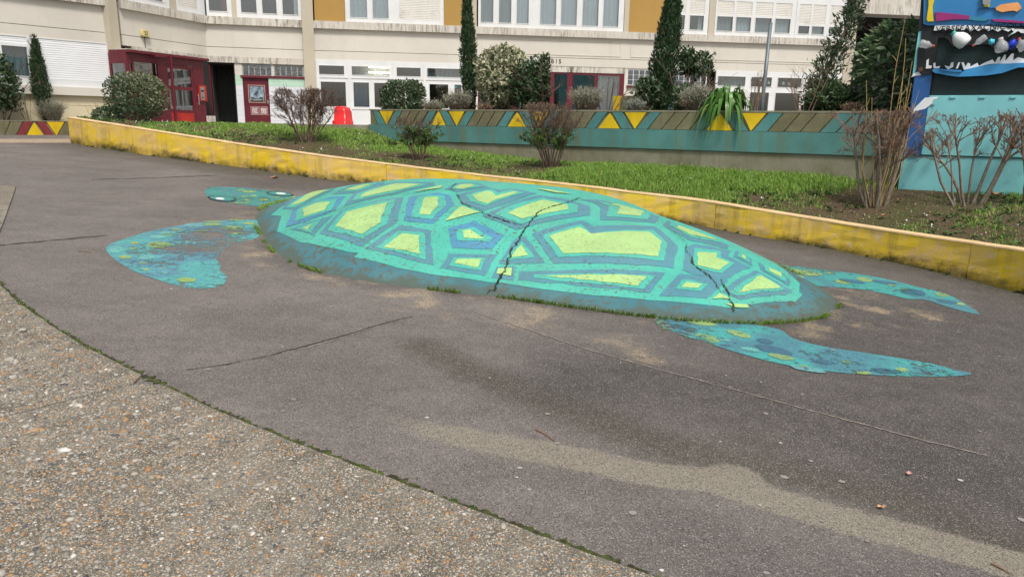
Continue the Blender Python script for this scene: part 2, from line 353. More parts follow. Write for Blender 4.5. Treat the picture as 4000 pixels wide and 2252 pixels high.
M_MOSS = plain('moss', (.055, .066, .016), .95, .55, 26, .6, 120, dirt=(.022, .02, .012), dsc=12, dth=(.46, .6))
V, F = ribbon(EDGE+np.array([.008, .006]), .034, GZ, .006, .3, 5, step=.016); mk('mossy_joint', V, F, M_MOSS, pav)
for a_, b__ in ((J1, J1b), (J2, J2b)):
    V, F = ribbon(np.array([a_+sh/2, b__+sh/2]), .03, GZ, .008, .1, 2); mk('joint_fill', V, F, M_JOINT, pav)
# ------------------------------------------------------------------ low yellow wall
def wall_top():
    wx = np.array(WT, float); z = []
    for p in WP:
        b = np.array([p[0], p[1], GZ(p[0], p[1])]); i0 = proj(b); i1_ = proj(b+[0, 0, 1.])
        ty = np.interp(i0[0], wx[:, 0], wx[:, 1]); z.append(b[2]+(i0[1]-ty)/(i0[1]-i1_[1]))
    return smooth(np.array(z), 8)
WZ = wall_top()
def side_normals(P):
    d = np.gradient(np.asarray(P)[:, :2], axis=0); d /= np.linalg.norm(d, axis=1)[:, None]; return np.stack([-d[:, 1], d[:, 0]], 1)
WN = side_normals(WP)      # towards the lawn
WTH = .17
def m_yellow():
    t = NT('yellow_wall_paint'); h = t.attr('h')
    big = t.noise(1.6, 5, .6); c = t.mix(t.ramp(big, .38, .62), (.76, .52, .02), (.68, .46, .12))
    c = t.mix(t.ramp(t.noise(3.1, 6, .65), .5, .66, 0, .85), c, (.62, .42, .22))
    c = t.mix(t.ramp(t.noise(7, 7, .7), .58, .72, 0, .55), c, (.6, .33, .03))
    c = t.mix(t.ramp(t.noise(11, 8, .7), .57, .68, 0, .7), c, (.62, .55, .42))
    st = t.noise(1, 4, .6, vec=t.scale((4.5, 4.5, .45)))
    c = t.mix(t.math('MULTIPLY', t.ramp(st, .5, .66), t.ramp(t.noise(2, 3), .36, .58, .05, .6)), c, (.2, .15, .03))
    c = t.mix(t.ramp(t.noise(40, 6, .7), .62, .72, 0, .7), c, (.1, .08, .03))
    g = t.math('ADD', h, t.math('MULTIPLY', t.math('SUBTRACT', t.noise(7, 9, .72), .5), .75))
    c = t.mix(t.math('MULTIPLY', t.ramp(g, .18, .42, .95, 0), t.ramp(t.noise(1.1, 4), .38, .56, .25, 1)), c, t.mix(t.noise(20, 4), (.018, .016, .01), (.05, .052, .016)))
    t.bump(t.noise(35, 8, .65), .4, .008)
    return t.fin(c, .7, .3)
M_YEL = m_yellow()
M_CAP = plain('peach_wall_cap', (.66, .46, .25), .75, .15, 4, .3, 60, dirt=(.3, .22, .1), dsc=8, dth=(.58, .75))
wall = empty('low_retaining_wall', WP[len(WP)//2], 'low curved yellow painted wall with peeling stains behind the turtle', 'wall')
jx = [700, 985, 1510, 2806, 3782]
wpx = proj(np.c_[WP[:, :2], GZ(WP[:, 0], WP[:, 1])])[:, 0]
cuts = [0]+[int(np.argmin(abs(wpx-x))) for x in jx if x != 700]+[len(WP)-1]
for a, b in zip(cuts[:-1], cuts[1:]):
    sl_ = np.arange(a, b+1); n = len(sl_); hs_ = np.linspace(0, 1, 7)
    P = WP[sl_, :2].copy(); N = WN[sl_]; tz = WZ[sl_]
    d0 = nrm(P[1]-P[0]); d1 = nrm(P[-1]-P[-2]); P[0] = P[0]+d0*.004; P[-1] = P[-1]-d1*.004
    bz = GZ(P[:, 0], P[:, 1])-.06
    V = []; at = []
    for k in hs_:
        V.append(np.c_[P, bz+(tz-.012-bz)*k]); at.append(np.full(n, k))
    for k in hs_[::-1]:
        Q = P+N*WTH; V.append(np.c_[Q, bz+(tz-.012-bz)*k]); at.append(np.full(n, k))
    V = np.vstack(V); at = np.concatenate(at); R = len(hs_)*2
    V[:, :2] += np.random.default_rng(a).normal(0, .0025, (len(V), 2)); F = []
    for r_ in range(R):
        r2 = (r_+1) % R
        if r_ == len(hs_)-1: pass
        for i in range(n-1): F.append((r_*n+i, r_*n+i+1, r2*n+i+1, r2*n+i))
    F.append(tuple(r_*n for r_ in range(R))); F.append(tuple(r_*n+n-1 for r_ in range(R))[::-1])
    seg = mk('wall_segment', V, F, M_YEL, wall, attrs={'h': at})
    A = P-N*.006; B = P+N*(WTH+.006); jz = np.random.default_rng(a+5).normal(0, .002, n)
    V = np.vstack([np.c_[A, tz-.014+0*jz], np.c_[A+N*.004, tz+jz], np.c_[B, tz+jz], np.c_[B, tz-.014]])
    F = [(r_*n+i, r_*n+i+1, (r_+1)*n+i+1, (r_+1)*n+i) for r_ in range(3) for i in range(n-1)]+[(0, n, 2*n, 3*n), (4*n-1, 3*n-1, 2*n-1, n-1)]
    mk('cap', V, F, M_CAP, wall)
# ------------------------------------------------------------------ vertical plane frames
class Plane:
    def __init__(s, A, B):
        s.A = np.array(A[:2], float); s.B = np.array(B[:2], float); s.L = np.linalg.norm(s.B-s.A); s.d = (s.B-s.A)/s.L; s.n = np.array([s.d[1], -s.d[0]])   # n towards camera
    def sz(s, px, py, off=0.):
        d = ray(px, py); A = s.A+s.n*off; t = ((A-CAM[:2])@s.n)/(d[:2]@s.n); P = CAM+t*d; return float((P[:2]-s.A)@s.d), float(P[2])
    def w(s, a, z, n=0.): P = s.A+s.d*a+s.n*n; return (P[0], P[1], z)
    def hexa(s, q, n0, n1):
        """q: four (s,z) corners counter-clockwise seen from the front; solid between depth n0 and n1"""
        return [s.w(*q[0], n1), s.w(*q[1], n1), s.w(*q[1], n0), s.w(*q[0], n0), s.w(*q[3], n1), s.w(*q[2], n1), s.w(*q[2], n0), s.w(*q[3], n0)]
    def box(s, mb, s0, s1, z0, z1, n0, n1): return mb.hexa(s.hexa([(s0, z0), (s1, z0), (s1, z1), (s0, z1)], n0, n1))
    def prism(s, mb, poly, n0, n1):
        k = len(poly); V = [s.w(a, z, n1) for a, z in poly]+[s.w(a, z, n0) for a, z in poly]
        F = [tuple(range(k)), tuple(range(2*k-1, k-1, -1))]+[(i, i+k, (i+1) % k+k, (i+1) % k) for i in range(k)]
        return mb.add(V, F)
    def rect(s, x0, y0, x1, y1, off=0.):
        """pixel corners (upper left, lower right) -> s0,s1,z0,z1"""
        a, z1 = s.sz(x0, y0, off); b, z0 = s.sz(x1, y1, off); return a, b, z0, z1
def XYat(px, Y):
    u_ = ray(px, 480+.015*(px-2000)); return np.array([u_[0]/u_[1]*Y, Y])
PLN = Plane(XYat(1448, 16.75), XYat(3300, 11.5))          # front of the long painted planter
m_pl = (11.5-16.75)/(XYat(3300, 11.5)[0]-XYat(1448, 16.75)[0])
s_end = PLN.sz(3545, 500)[0]
ZPT = np.mean([PLN.sz(1500, 434)[1], PLN.sz(2440, 430)[1], PLN.sz(3200, 423)[1]])
ZPM = np.mean([PLN.sz(1500, 491)[1], PLN.sz(2440, 504)[1], PLN.sz(3250, 512)[1]])
ZPB = np.mean([PLN.sz(1760, 556)[1], PLN.sz(2440, 580)[1], PLN.sz(3250, 598)[1]])
print('planter z', ZPT, ZPM, ZPB, 'L', PLN.L)
# back edge of the lawn: kerb on the left, then the planter plinth
KB0 = np.array([WP[0, 0]+.25, WP[0, 1]+.35]); KB1 = PLN.A
def back_pt(t):  # t in 0..1 along back edge
    pts = np.vstack([KB0, KB1, PLN.A+PLN.d*(s_end+3.5)]); return interp_path(pts, .1)
BP = back_pt(0)
def back_z(p):
    s_ = (p-PLN.A)@PLN.d
    return np.interp(s_, [-8, -2.0, 0, 1.0, 2.2, 4.0, PLN.L, PLN.L+4], [ZPM-.1, ZPM-.05, ZPM-.13, 1.17, 1.06, .93, .84, .78])
# ---- lawn surface
NU, NV = 150, 26
fi = np.linspace(0, len(WP)-1, NU); FA = np.stack([np.interp(fi, np.arange(len(WP)), WP[:, k]+(WN[:, k]*WTH if k < 2 else 0)) for k in range(2)], 1); FZ = np.interp(fi, np.arange(len(WP)), WZ)
bi = np.linspace(0, len(BP)-1, NU); BA = np.stack([np.interp(bi, np.arange(len(BP)), BP[:, k]) for k in range(2)], 1); BZ = np.array([back_z(p) for p in BA])
vv = np.linspace(0, 1, NV)
LX = FA[:, None, :]*(1-vv)[None, :, None]+BA[:, None, :]*vv[None, :, None]
LZ = (FZ-.035)[:, None]*(1-vv)+BZ[:, None]*vv+.05*np.sin(math.pi*vv)[None, :]
rl = np.random.default_rng(8)
def fbm(X, Y, seed=0, sc=1.):
    r = np.random.default_rng(seed); v = np.zeros_like(X); a = 1.
    for o in range(5):
        for _ in range(3):
            th = r.uniform(0, 6.283); f_ = sc*2**o*r.uniform(.7, 1.3); v += a*np.sin((X*math.cos(th)+Y*math.sin(th))*f_*3+r.uniform(0, 6.283))
        a *= .6
    return v/4.2
LZ = LZ+.018*fbm(LX[..., 0], LX[..., 1], 4, .8)*np.minimum(1, vv*5)[None, :]
def m_soil():
    t = NT('lawn_soil'); c = t.mix(t.ramp(t.noise(1.2, 6), .4, .62), (.075, .055, .034), (.05, .06, .02))
    c = t.mix(t.ramp(t.noise(25, 6, .7), .45, .65), c, (.11, .078, .05)); c = t.mix(t.ramp(t.vor(55, out='Color'), .7, .9, 0, .6), c, (.17, .12, .085))
    t.bump(t.noise(40, 6, .7), .8, .02); return t.fin(c, .95, .1)
li = np.arange(NU*NV).reshape(NU, NV)
LF = np.stack([li[:-1, :-1], li[1:, :-1], li[1:, 1:], li[:-1, 1:]], -1).reshape(-1, 4)
lawn = mk('lawn_soil', np.concatenate([LX, LZ[..., None]], -1).reshape(-1, 3), LF, m_soil()); tag(lawn, 'brown soil of the lawn bank', kind='structure')
def lawn_pt(a, b):
    """a,b in 0..1 arrays -> points on the lawn"""
    x = a*(NU-1); y = b*(NV-1); i = np.clip(x.astype(int), 0, NU-2); j = np.clip(y.astype(int), 0, NV-2); fx = (x-i)[:, None]; fy = (y-j)[:, None]
    G_ = np.concatenate([LX, LZ[..., None]], -1)
    return (G_[i, j]*(1-fx)+G_[i+1, j]*fx)*(1-fy)+(G_[i, j+1]*(1-fx)+G_[i+1, j+1]*fx)*fy
def lawn_z(p):
    d = np.hypot(LX[..., 0]-p[0], LX[..., 1]-p[1]); k = np.argsort(d.ravel())[:4]; w_ = 1/(d.ravel()[k]+1e-4); return float((LZ.ravel()[k]*w_).sum()/w_.sum())
def on_lawn(px, py):
    P = np.concatenate([LX, LZ[..., None]], -1).reshape(-1, 3); q = proj(P); k = np.argmin((q[:, 0]-px)**2+(q[:, 1]-py)**2); return P[k]
# ---- leaf / blade meshes
def blade_mesh(P, D, L, W, bend, r, name, mat, parent=None, **kw):
    """grass blades: base P, lean direction D (xy), length L, width W"""
    n = len(P); sd = np.stack([-D[:, 1], D[:, 0], 0*L], 1); th = r.uniform(0, 6.283, n); sd = np.stack([np.cos(th), np.sin(th), 0*th], 1)
    D3 = np.c_[D, np.zeros(n)]; upv = np.array([0, 0, 1.])
    m = P+upv*(L*.55)[:, None]+D3*(L*bend*.35)[:, None]; tip = P+upv*(L*(1-.35*bend))[:, None]+D3*(L*bend)[:, None]
    V = np.stack([P-sd*(W/2)[:, None], P+sd*(W/2)[:, None], m+sd*(W*.42)[:, None], m-sd*(W*.42)[:, None], tip], 1).reshape(-1, 3)
    k = np.arange(n)*5; F = np.concatenate([np.stack([k, k+1, k+2], 1), np.stack([k, k+2, k+3], 1), np.stack([k+3, k+2, k+4], 1)])
    tint = np.repeat(r.uniform(0, 1, n), 5)
    return mk(name, V, F, mat, parent, attrs={'tint': tint}, **kw)
def m_leaf(name, a, b, c=None, rough=.5, spec=.35, trans=.25, cth=.85, noise_sc=None):
    t = NT(name); ti = t.attr('tint'); col = t.mix(ti, a, b)
    if c: col = t.mix(t.ramp(ti, cth, cth+.03), col, c)
    t.fin(col, rough, spec)
    tr = t.n('BsdfTranslucent'); t.set(tr.inputs[0], col); mx = t.n('MixShader'); mx.inputs[0].default_value = trans
    t.l(t.b.outputs[0], mx.inputs[1]); t.l(tr.outputs[0], mx.inputs[2]); t.l(mx.outputs[0], t.out.inputs[0]); return t.m
M_GRASS = m_leaf('grass', (.13, .25, .035), (.32, .5, .1), (.42, .36, .14), cth=.94, trans=.3)
def grass():
    r = np.random.default_rng(21); N = 150000
    a = r.uniform(0, 1, N); b = r.uniform(.015, .985, N); P = lawn_pt(a, b)
    den = fbm(P[:, 0], P[:, 1], 12, .55)+.35*fbm(P[:, 0], P[:, 1], 33, 2.2)
    wide = .16+.5*np.exp(-((P[:, 0]-2.6)/2.2)**2)+.35*np.exp(-((P[:, 0]+6)/2)**2)*(b > .5)-.2*np.exp(-((P[:, 0]-6.2)/1.0)**2)*(b < .6)
    # bare earth round the shrubs
    for q in [(1190,560,.5),(2140,650,.55),(3420,800,.6),(3760,790,.7),(1630,620,.35)]:
        c = on_lawn(q[0], q[1]); wide = wide-1.2*np.exp(-((P[:, 0]-c[0])**2+(P[:, 1]-c[1])**2)/(q[2]**2))
    keep = r.uniform(0, 1, N) < np.clip(.45+1.0*(den+wide), .04, 1); P = P[keep]; n = len(P); hh = np.clip(.6+.6*(den+wide)[keep], .35, 1.3)
    th = r.uniform(0, 6.283, n); D = np.stack([np.cos(th), np.sin(th)], 1)
    o = blade_mesh(P-np.array([0, 0, .005]), D, r.uniform(.04, .095, n)*hh*(1+.45*sst(P[:, 0], -.5, 2.5)), r.uniform(.006, .011, n), r.uniform(.2, .9, n), r, 'grass', M_GRASS)
    tag(o, 'short green grass on the bank behind the yellow wall', 'grass', kind='stuff')
grass()
def leaf_mesh(P, D, N, L, W, tint, name, mat, parent=None, fold=.15, base=None, kind=None, curl=0.):
    """pointed leaves: base P, direction D, normal N"""
    P = np.asarray(P); D = D/(np.linalg.norm(D, axis=1)[:, None]+1e-9); S = np.cross(D, N); S /= np.linalg.norm(S, axis=1)[:, None]+1e-9; N2 = np.cross(S, D)
    L = np.asarray(L)[:, None]; W = np.asarray(W)[:, None]
    V = np.stack([P, P+D*L*.3+S*W*.5+N2*W*fold, P+D*L*.68+S*W*.38+N2*W*(fold*.8-curl), P+D*L-N2*L*curl, P+D*L*.68-S*W*.38+N2*W*(fold*.8-curl), P+D*L*.3-S*W*.5+N2*W*fold], 1).reshape(-1, 3)
    k = np.arange(len(P))*6; F = np.concatenate([np.stack([k, k+1, k+5], 1), np.stack([k+1, k+2, k+5], 1), np.stack([k+5, k+2, k+4], 1), np.stack([k+2, k+3, k+4], 1)])
    o = mk(name, V, F, mat, parent, base=base, attrs={'tint': np.repeat(tint, 6)}); 
    if kind: o['kind'] = kind
    return o
def rdir(r, n, zb=0.):
    v = r.normal(0, 1, (n, 3)); v[:, 2] += zb; return v/np.linalg.norm(v, axis=1)[:, None]
def litter():
    r = np.random.default_rng(5); n = 5200; a = r.uniform(0, 1, n); b = r.uniform(.02, .98, n); P = lawn_pt(a, b)+np.array([0, 0, .012])
    den = fbm(P[:, 0], P[:, 1], 12, .55); k = r.uniform(0, 1, n) < np.clip(.55-.7*den, .08, 1); P = P[k]; n = len(P)
    D = rdir(r, n); D[:, 2] *= .25; N = rdir(r, n, 3)
    o = leaf_mesh(P, D, N, r.uniform(.02, .05, n), r.uniform(.01, .025, n), r.uniform(0, 1, n), 'leaf_litter', m_leaf('litter', (.12, .07, .035), (.3, .22, .14), (.55, .5, .42), cth=.95, trans=.05))
    tag(o, 'brown dead leaf bits strewn over the lawn bank', 'leaf litter', kind='stuff')
    # broad low weeds between the grass
    n = 2600; a = r.uniform(0, 1, n); b = r.uniform(.05, .98, n); P = lawn_pt(a, b)+np.array([0, 0, .01]); den = fbm(P[:, 0], P[:, 1], 77, .9); P = P[den > .05]; n = len(P)
    m = 5; P = np.repeat(P, m, 0)+np.c_[r.normal(0, .02, (n*m, 2)), np.zeros(n*m)]; D = rdir(r, n*m, .4); D[:, 2] = abs(D[:, 2])*.6; N = rdir(r, n*m, 3)
    o = leaf_mesh(P, D, N, r.uniform(.03, .075, n*m), r.uniform(.018, .035, n*m), r.uniform(0, 1, n*m), 'weeds', m_leaf('weed_leaf', (.04, .085, .02), (.1, .17, .045)))
    tag(o, 'low broad-leaved weeds among the grass of the bank', 'weeds', kind='stuff')
litter()
# ------------------------------------------------------------------ terrace behind the lawn, kerb
ZT = 1.5
tp = np.vstack([KB0+[.1, .1], KB1, PLN.A+PLN.d*(s_end+4), [16, 34], [-14, 34], [-13.2, 21.5]])
V, F = poly_patch(tp, lambda x, y: 0*x+ZT, 2.5); V, F = slab_skirt(V, F, 1.2)
tag(mk('terrace', V, F, plain('terrace_paving', (.27, .25, .22), .85, .2, 1.5, .2)), kind='structure')
def m_conc(name, a, b, moss=.5, spec=.2):
    t = NT(name); c = t.mix(t.ramp(t.noise(2.2, 7, .62), .35, .66), a, b); c = t.mix(t.ramp(t.noise(1, 5, .6, vec=t.scale((6, 6, .7))), .55, .75, 0, .55), c, (.09, .085, .05))
    c = t.mix(t.ramp(t.noise(4, 8, .7), .55, .72, 0, moss), c, (.13, .125, .03)); sp = t.vor(90, out='Color')
    c = t.mix(t.ramp(sp, .8, .95, 0, .3), c, (.36, .34, .28)); t.bump(t.noise(60, 6, .7), .4, .006); return t.fin(c, .85, spec)
M_CONC = m_conc('mossy_concrete', (.17, .16, .1), (.27, .255, .19)); M_CONCG = m_conc('grey_green_panel', (.13, .12, .065), (.2, .185, .11), .4)
kerb = MB(); KP = np.vstack([KB0, KB1]); KPL = Plane(KB0, KB1); KPL.n = np.array([KPL.d[1], -KPL.d[0]])
KPL.box(kerb, -.12, KPL.L-.02, ZT-.7, ZT+.055, -.15, 0.0)
tag(kerb.build('kerb_wall', M_CONC, base=(*KB0, ZT)), 'mossy low concrete kerb between the lawn and the red entrance', 'kerb')
# ------------------------------------------------------------------ painted planters
def m_paint(name, a, stain=(.12, .115, .06), st=.6, chips=.5, rough=.6):
    t = NT(name); a = np.array(a); c = t.mix(t.ramp(t.noise(2.5, 5), .35, .65), tuple(a*.85), tuple(np.minimum(a*1.12, 1)))
    s_ = t.noise(1, 5, .6, vec=t.scale((7, 7, .5))); c = t.mix(t.math('MULTIPLY', t.ramp(s_, .48, .72), st), c, stain)
    c = t.mix(t.ramp(t.noise(28, 8, .7), .63, .7, 0, chips), c, (.13, .12, .09)); t.bump(t.noise(70, 6, .65), .25, .004); return t.fin(c, rough, .3)
M_TEAL = m_paint('teal_paint', (.08, .225, .22)); M_TEALB = m_paint('teal_band_paint', (.08, .215, .2), (.13, .16, .1), .95, .8)
M_PYEL = m_paint('yellow_panel_paint', (.7, .47, .012), (.35, .24, .02), .35, .35); M_MAROON = m_paint('maroon_panel_paint', (.22, .03, .04), st=.3)
planter = empty('long_planter', (*PLN.A, ZPB), 'long concrete planter with yellow triangles and teal bands below the bushes', 'planter')
b = MB(); PLN.box(b, -.03, s_end, ZPM+.002, ZPT-.03, -.14, -.03); b.build('core_wall', M_CONC, planter)
b = MB(); PLN.box(b, -.04, s_end, ZPT-.03, ZPT, -.16, .004); b.build('coping', M_CONC, planter)
b = MB(); PLN.box(b, -.02, s_end, ZPB, ZPM, -.2, .05); b.build('teal_band', M_TEALB, planter)
b = MB(); PLN.box(b, -.02, s_end, .3, ZPB-.012, -.2, .02); b.build('base_wall', M_CONC, planter)
b = MB(); PLN.box(b, -.03, s_end, 1.2, ZPT-.08, -2.1, -.15); b.build('soil', plain('planter_soil', (.07, .05, .035), .95, .4, 12, .6), planter)
T_, Y_, G_ = 'T', 'Y', 'G'
PAN = [(G_,1449,1452,1449,1472),(T_,1455,1474,1476,1505),(Y_,1481,1537,1509,1511),(T_,1543,1570,1516,1542),(G_,1572,1603,1544,1574),(G_,1605,1637,1576,1607),(G_,1639,1671,1609,1642),(T_,1675,1703,1646,1676),(Y_,1711,1713,1686,1738),
       (T_,1718,1745,1746,1774),(Y_,1752,1815,1782,1785),(T_,1822,1853,1790,1821),(G_,1855,1891,1823,1859),(G_,1893,1933,1861,1899),(G_,1935,1974,1901,1937),(T_,1978,2010,1944,1977),(Y_,2018,2020,1982,2053),(T_,2028,2062,2056,2092),
       (Y_,2073,2144,2103,2106),(T_,2150,2183,2111,2147),(G_,2185,2230,2149,2195),(G_,2232,2279,2197,2246),(G_,2281,2325,2248,2284),(T_,2331,2373,2289,2327),(Y_,2381,2383,2337,2420),(T_,2391,2432,2427,2469),(Y_,2440,2527,2478,2481),
       (T_,2539,2581,2486,2529),(G_,2583,2637,2531,2582),(G_,2639,2691,2584,2636),(G_,2693,2746,2638,2692),(T_,2749,2796,2702,2748),(Y_,2810,2813,2758,2863),(T_,2828,2876,2872,2922),(Y_,2898,2997,2932,2935),(T_,3004,3060,2945,2999),
       (G_,3062,3125,3001,3062),(G_,3127,3190,3064,3125),(G_,3192,3268,3127,3200),(T_,3274,3341,3206,3264),(T_,3349,3411,3270,3328),(T_,3419,3481,3336,3394),(G_,3488,3540,3402,3470)]
MM = {'T': M_TEAL, 'Y': M_PYEL, 'G': M_CONCG, 'M': M_MAROON}
def panels(pl, pan, zt, zb, parent, n0=-.03, n1=.0, gap=.006, yt=430, yb=500):
    for k, ta, tb, ba, bb in pan:
        q = [(pl.sz(ba, yb)[0]+gap, zb+gap), (pl.sz(bb, yb)[0]-gap, zb+gap), (pl.sz(tb, yt)[0]-gap, zt-gap), (pl.sz(ta, yt)[0]+gap, zt-gap)]
        if q[1][0] <= q[0][0]: m_ = (q[0][0]+q[1][0])/2; q[0] = (m_-.003, q[0][1]); q[1] = (m_+.003, q[1][1])
        if q[2][0] <= q[3][0]: m_ = (q[2][0]+q[3][0])/2; q[3] = (m_-.003, q[3][1]-.02); q[2] = (m_+.003, q[2][1]-.02)
        b_ = MB(); b_.hexa(pl.hexa(q, n0, n1)); b_.build('panel', MM[k], parent)
panels(PLN, PAN, ZPT-.03, ZPM, planter)
# plane behind: second planter seen between the bushes
PL2 = Plane(PLN.A-PLN.n*2.6, PLN.B-PLN.n*2.6)
za = PL2.sz(2420, 373)[1]; s0 = PL2.sz(2394, 400)[0]; s1 = PL2.sz(2700, 400)[0]
pl2 = empty('rear_planter', (*PL2.w(s0, ZT)[:2], ZT), 'rear concrete planter with a yellow end panel behind the long planter', 'planter')
b = MB(); PL2.box(b, s0, s1, ZT, za-.005, -.15, -.03); b.build('core_wall', M_CONC, pl2)
panels(PL2, [(Y_,2395,2428,2395,2405),(G_,2432,2480,2409,2455),(G_,2483,2560,2458,2540),(G_,2564,2612,2540,2585),(T_,2616,2660,2588,2632),(Y_,2664,2698,2636,2690)], za-.008, ZT+.05, pl2, yt=373, yb=440)
b = MB(); PL2.box(b, s0+.02, s1, ZT, za-.06, -1.2, -.16); b.build('soil', bpy.data.materials['planter_soil'], pl2)
# left planter with maroon and yellow
PL3 = Plane(onG(-260, 527)[:2], onG(272, 527)[:2]); z3b = PL3.sz(130, 526)[1]-.03; z3t = PL3.sz(130, 471)[1]
pl3 = empty('small_planter', (*PL3.w(PL3.L*.7, z3b)[:2], z3b), 'low concrete planter with maroon bands and yellow triangles left of the yellow wall', 'planter')
b = MB(); PL3.box(b, 0, PL3.L+.4, z3b-.1, z3t-.02, -.14, -.03); b.build('core_wall', M_CONC, pl3)
b = MB(); PL3.box(b, 0, PL3.L+.4, z3t-.02, z3t, -.16, .003); b.build('coping', M_CONC, pl3)
panels(PL3, [(G_,-200,-130,-225,-160),(G_,-127,-60,-157,-90),(G_,-57,38,-87,15),(G_,41,88,18,60),('M',93,127,65,95),(Y_,133,135,105,172),('M',141,174,178,213),(Y_,181,251,219,222),(G_,254,275,226,275)], z3t-.02, z3b, pl3, yt=471, yb=525)
b = MB(); PL3.box(b, 0, PL3.L+.4, z3b, z3t-.05, -1.0, -.15); b.build('soil', bpy.data.materials['planter_soil'], pl3)
# ------------------------------------------------------------------ the turtle: painted mound and paint on the asphalt
def m_shell(name, c, low=(.1, .095, .06), wear=.8, th=.575, sc=26, moss=.35):
    t = NT(name); c = np.array(c); col = t.mix(t.ramp(t.noise(3, 6, .6), .3, .7), tuple(c*.86), tuple(np.minimum(c*1.08, 1)))
    col = t.mix(t.ramp(t.noise(1.3, 7, .65), .42, .72, 0, .4), col, tuple(c*.55+np.array([.1, .125, .085])))
    pat = t.ramp(t.noise(.9, 3), .42, .62); chip = t.math('MULTIPLY', t.ramp(t.noise(sc, 9, .72), th-.03, th+.03), t.math('ADD', t.math('MULTIPLY', pat, wear), .2))
    chip = t.math('MAXIMUM', chip, t.math('MULTIPLY', t.ramp(t.noise(48, 6, .75), .6, .66), t.ramp(t.noise(2.1, 4), .44, .6, .15, .8)))
    col = t.mix(chip, col, low); spk = t.vor(120, out='Color'); col = t.mix(t.ramp(spk, .8, .93, 0, .45), col, (.05, .07, .05))
    col = t.mix(t.math('MULTIPLY', t.ramp(t.noise(60, 6, .7), .6, .7), moss), col, (.09, .1, .04))
    t.bump(t.math('ADD', t.noise(70, 7, .7), t.math('MULTIPLY', t.noise(9, 4), .8)), .6, .008); return t.fin(col, .62, .35)
M_TURQ = m_shell('turquoise_paint', (.065, .4, .315)); M_BLUE = m_shell('slate_blue_paint', (.075, .225, .28)); M_BLUE2 = m_shell('bright_blue_paint', (.065, .235, .37))
M_LIME = m_shell('lime_paint', (.345, .53, .2), wear=.35, moss=.25); M_RIM = m_shell('rim_blue_paint', (.045, .155, .185), (.085, .088, .066), 1.2, .55, 14)
turtle = empty('turtle_mound', (DC[0], DC[1], GZ(*DC)), 'large turtle of a painted concrete mound shell with head and flippers painted on asphalt', 'sculpture')
tt_ = np.linspace(0, 2*math.pi, 140, endpoint=False); OUT = np.stack([DC[0]+1.03*drad(tt_)*np.cos(tt_), DC[1]+1.03*drad(tt_)*np.sin(tt_)], 1)
lump = lambda X, Y: dz(X, Y)+.012*fbm(X, Y, 3, .5)*np.clip((1-drho(X, Y))*6, 0, 1)
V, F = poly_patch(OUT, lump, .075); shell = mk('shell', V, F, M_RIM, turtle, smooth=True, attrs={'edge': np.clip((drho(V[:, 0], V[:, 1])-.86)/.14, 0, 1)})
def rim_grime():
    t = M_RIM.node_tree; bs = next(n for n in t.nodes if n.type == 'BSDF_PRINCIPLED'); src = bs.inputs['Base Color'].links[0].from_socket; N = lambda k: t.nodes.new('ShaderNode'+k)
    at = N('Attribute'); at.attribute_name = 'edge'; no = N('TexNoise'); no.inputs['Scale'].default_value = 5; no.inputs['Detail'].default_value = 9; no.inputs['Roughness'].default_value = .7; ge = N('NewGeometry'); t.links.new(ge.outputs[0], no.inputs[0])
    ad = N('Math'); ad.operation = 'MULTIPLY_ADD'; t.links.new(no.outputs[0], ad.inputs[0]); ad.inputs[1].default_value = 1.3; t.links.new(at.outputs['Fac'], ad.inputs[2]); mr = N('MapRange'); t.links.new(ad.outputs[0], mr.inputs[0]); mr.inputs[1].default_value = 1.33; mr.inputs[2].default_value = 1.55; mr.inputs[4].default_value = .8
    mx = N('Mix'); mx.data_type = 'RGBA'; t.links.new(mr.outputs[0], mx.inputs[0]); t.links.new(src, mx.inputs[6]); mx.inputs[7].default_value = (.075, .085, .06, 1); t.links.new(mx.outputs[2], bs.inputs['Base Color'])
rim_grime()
CR = {'A': (950,660,1.9815), 'B': (1900,680,1.84), 1: (1000,690,3.68), 2: (1600,690,3.68), 3: (2200,720,3.68), 4: (2700,870,3.68), 5: (1900,930,3.22), 0: (0,0,1.), 'L': (350,650,2.637), 'R': (2500,950,1.7173)}
def cpx(k, pts): x0, y0, s_ = CR[k]; return [(x0+x/s_, y0+y/s_) for x, y in pts]
def dome_patch(name, pts, mat, off, parent, grid=.075):
    XY = np.array([onDome(*p) for p in pts]); k = [0]
    for i in range(1, len(XY)):
        if np.linalg.norm(XY[i]-XY[k[-1]]) > .012: k.append(i)
    XY = XY[k]
    try:
        V, F = poly_patch(XY, lump, grid, off=off, jit=.0045)
        if len(F): return mk(name, V, F, mat, parent, smooth=True)
    except Exception as e: print('patch fail', name, e)
front = [(1150,783),(1095,812),(1058,842),(1100,846),(1082,905),(1170,948),(1260,965),(1360,988),(1400,992),(1384,1008),(1560,1050),(1690,1075),(1830,1092),(1910,1104),(1962,1107),(2117,1129),(2304,1154),(2527,1171),(2700,1185),(2836,1201),(2925,1207),(2917,1191),(3107,1180),(3135,1153),(3121,1142),(3124,1109)]
FX = [onDome(*p) for p in front]
a0 = math.atan2(FX[-1][1]-DC[1], FX[-1][0]-DC[0]); a1 = math.atan2(FX[0][1]-DC[1], FX[0][0]-DC[0])
rb = np.linspace(a0+.12, a1-.12, 40); FX += [np.array([DC[0]+.88*drad(t)*math.cos(t), DC[1]+.88*drad(t)*math.sin(t)]) for t in rb]
V, F = poly_patch(np.array(FX), lump, .075, off=.0035); mk('turquoise_field', V, F, M_TURQ, shell, smooth=True)
B_, B2 = M_BLUE, M_BLUE2
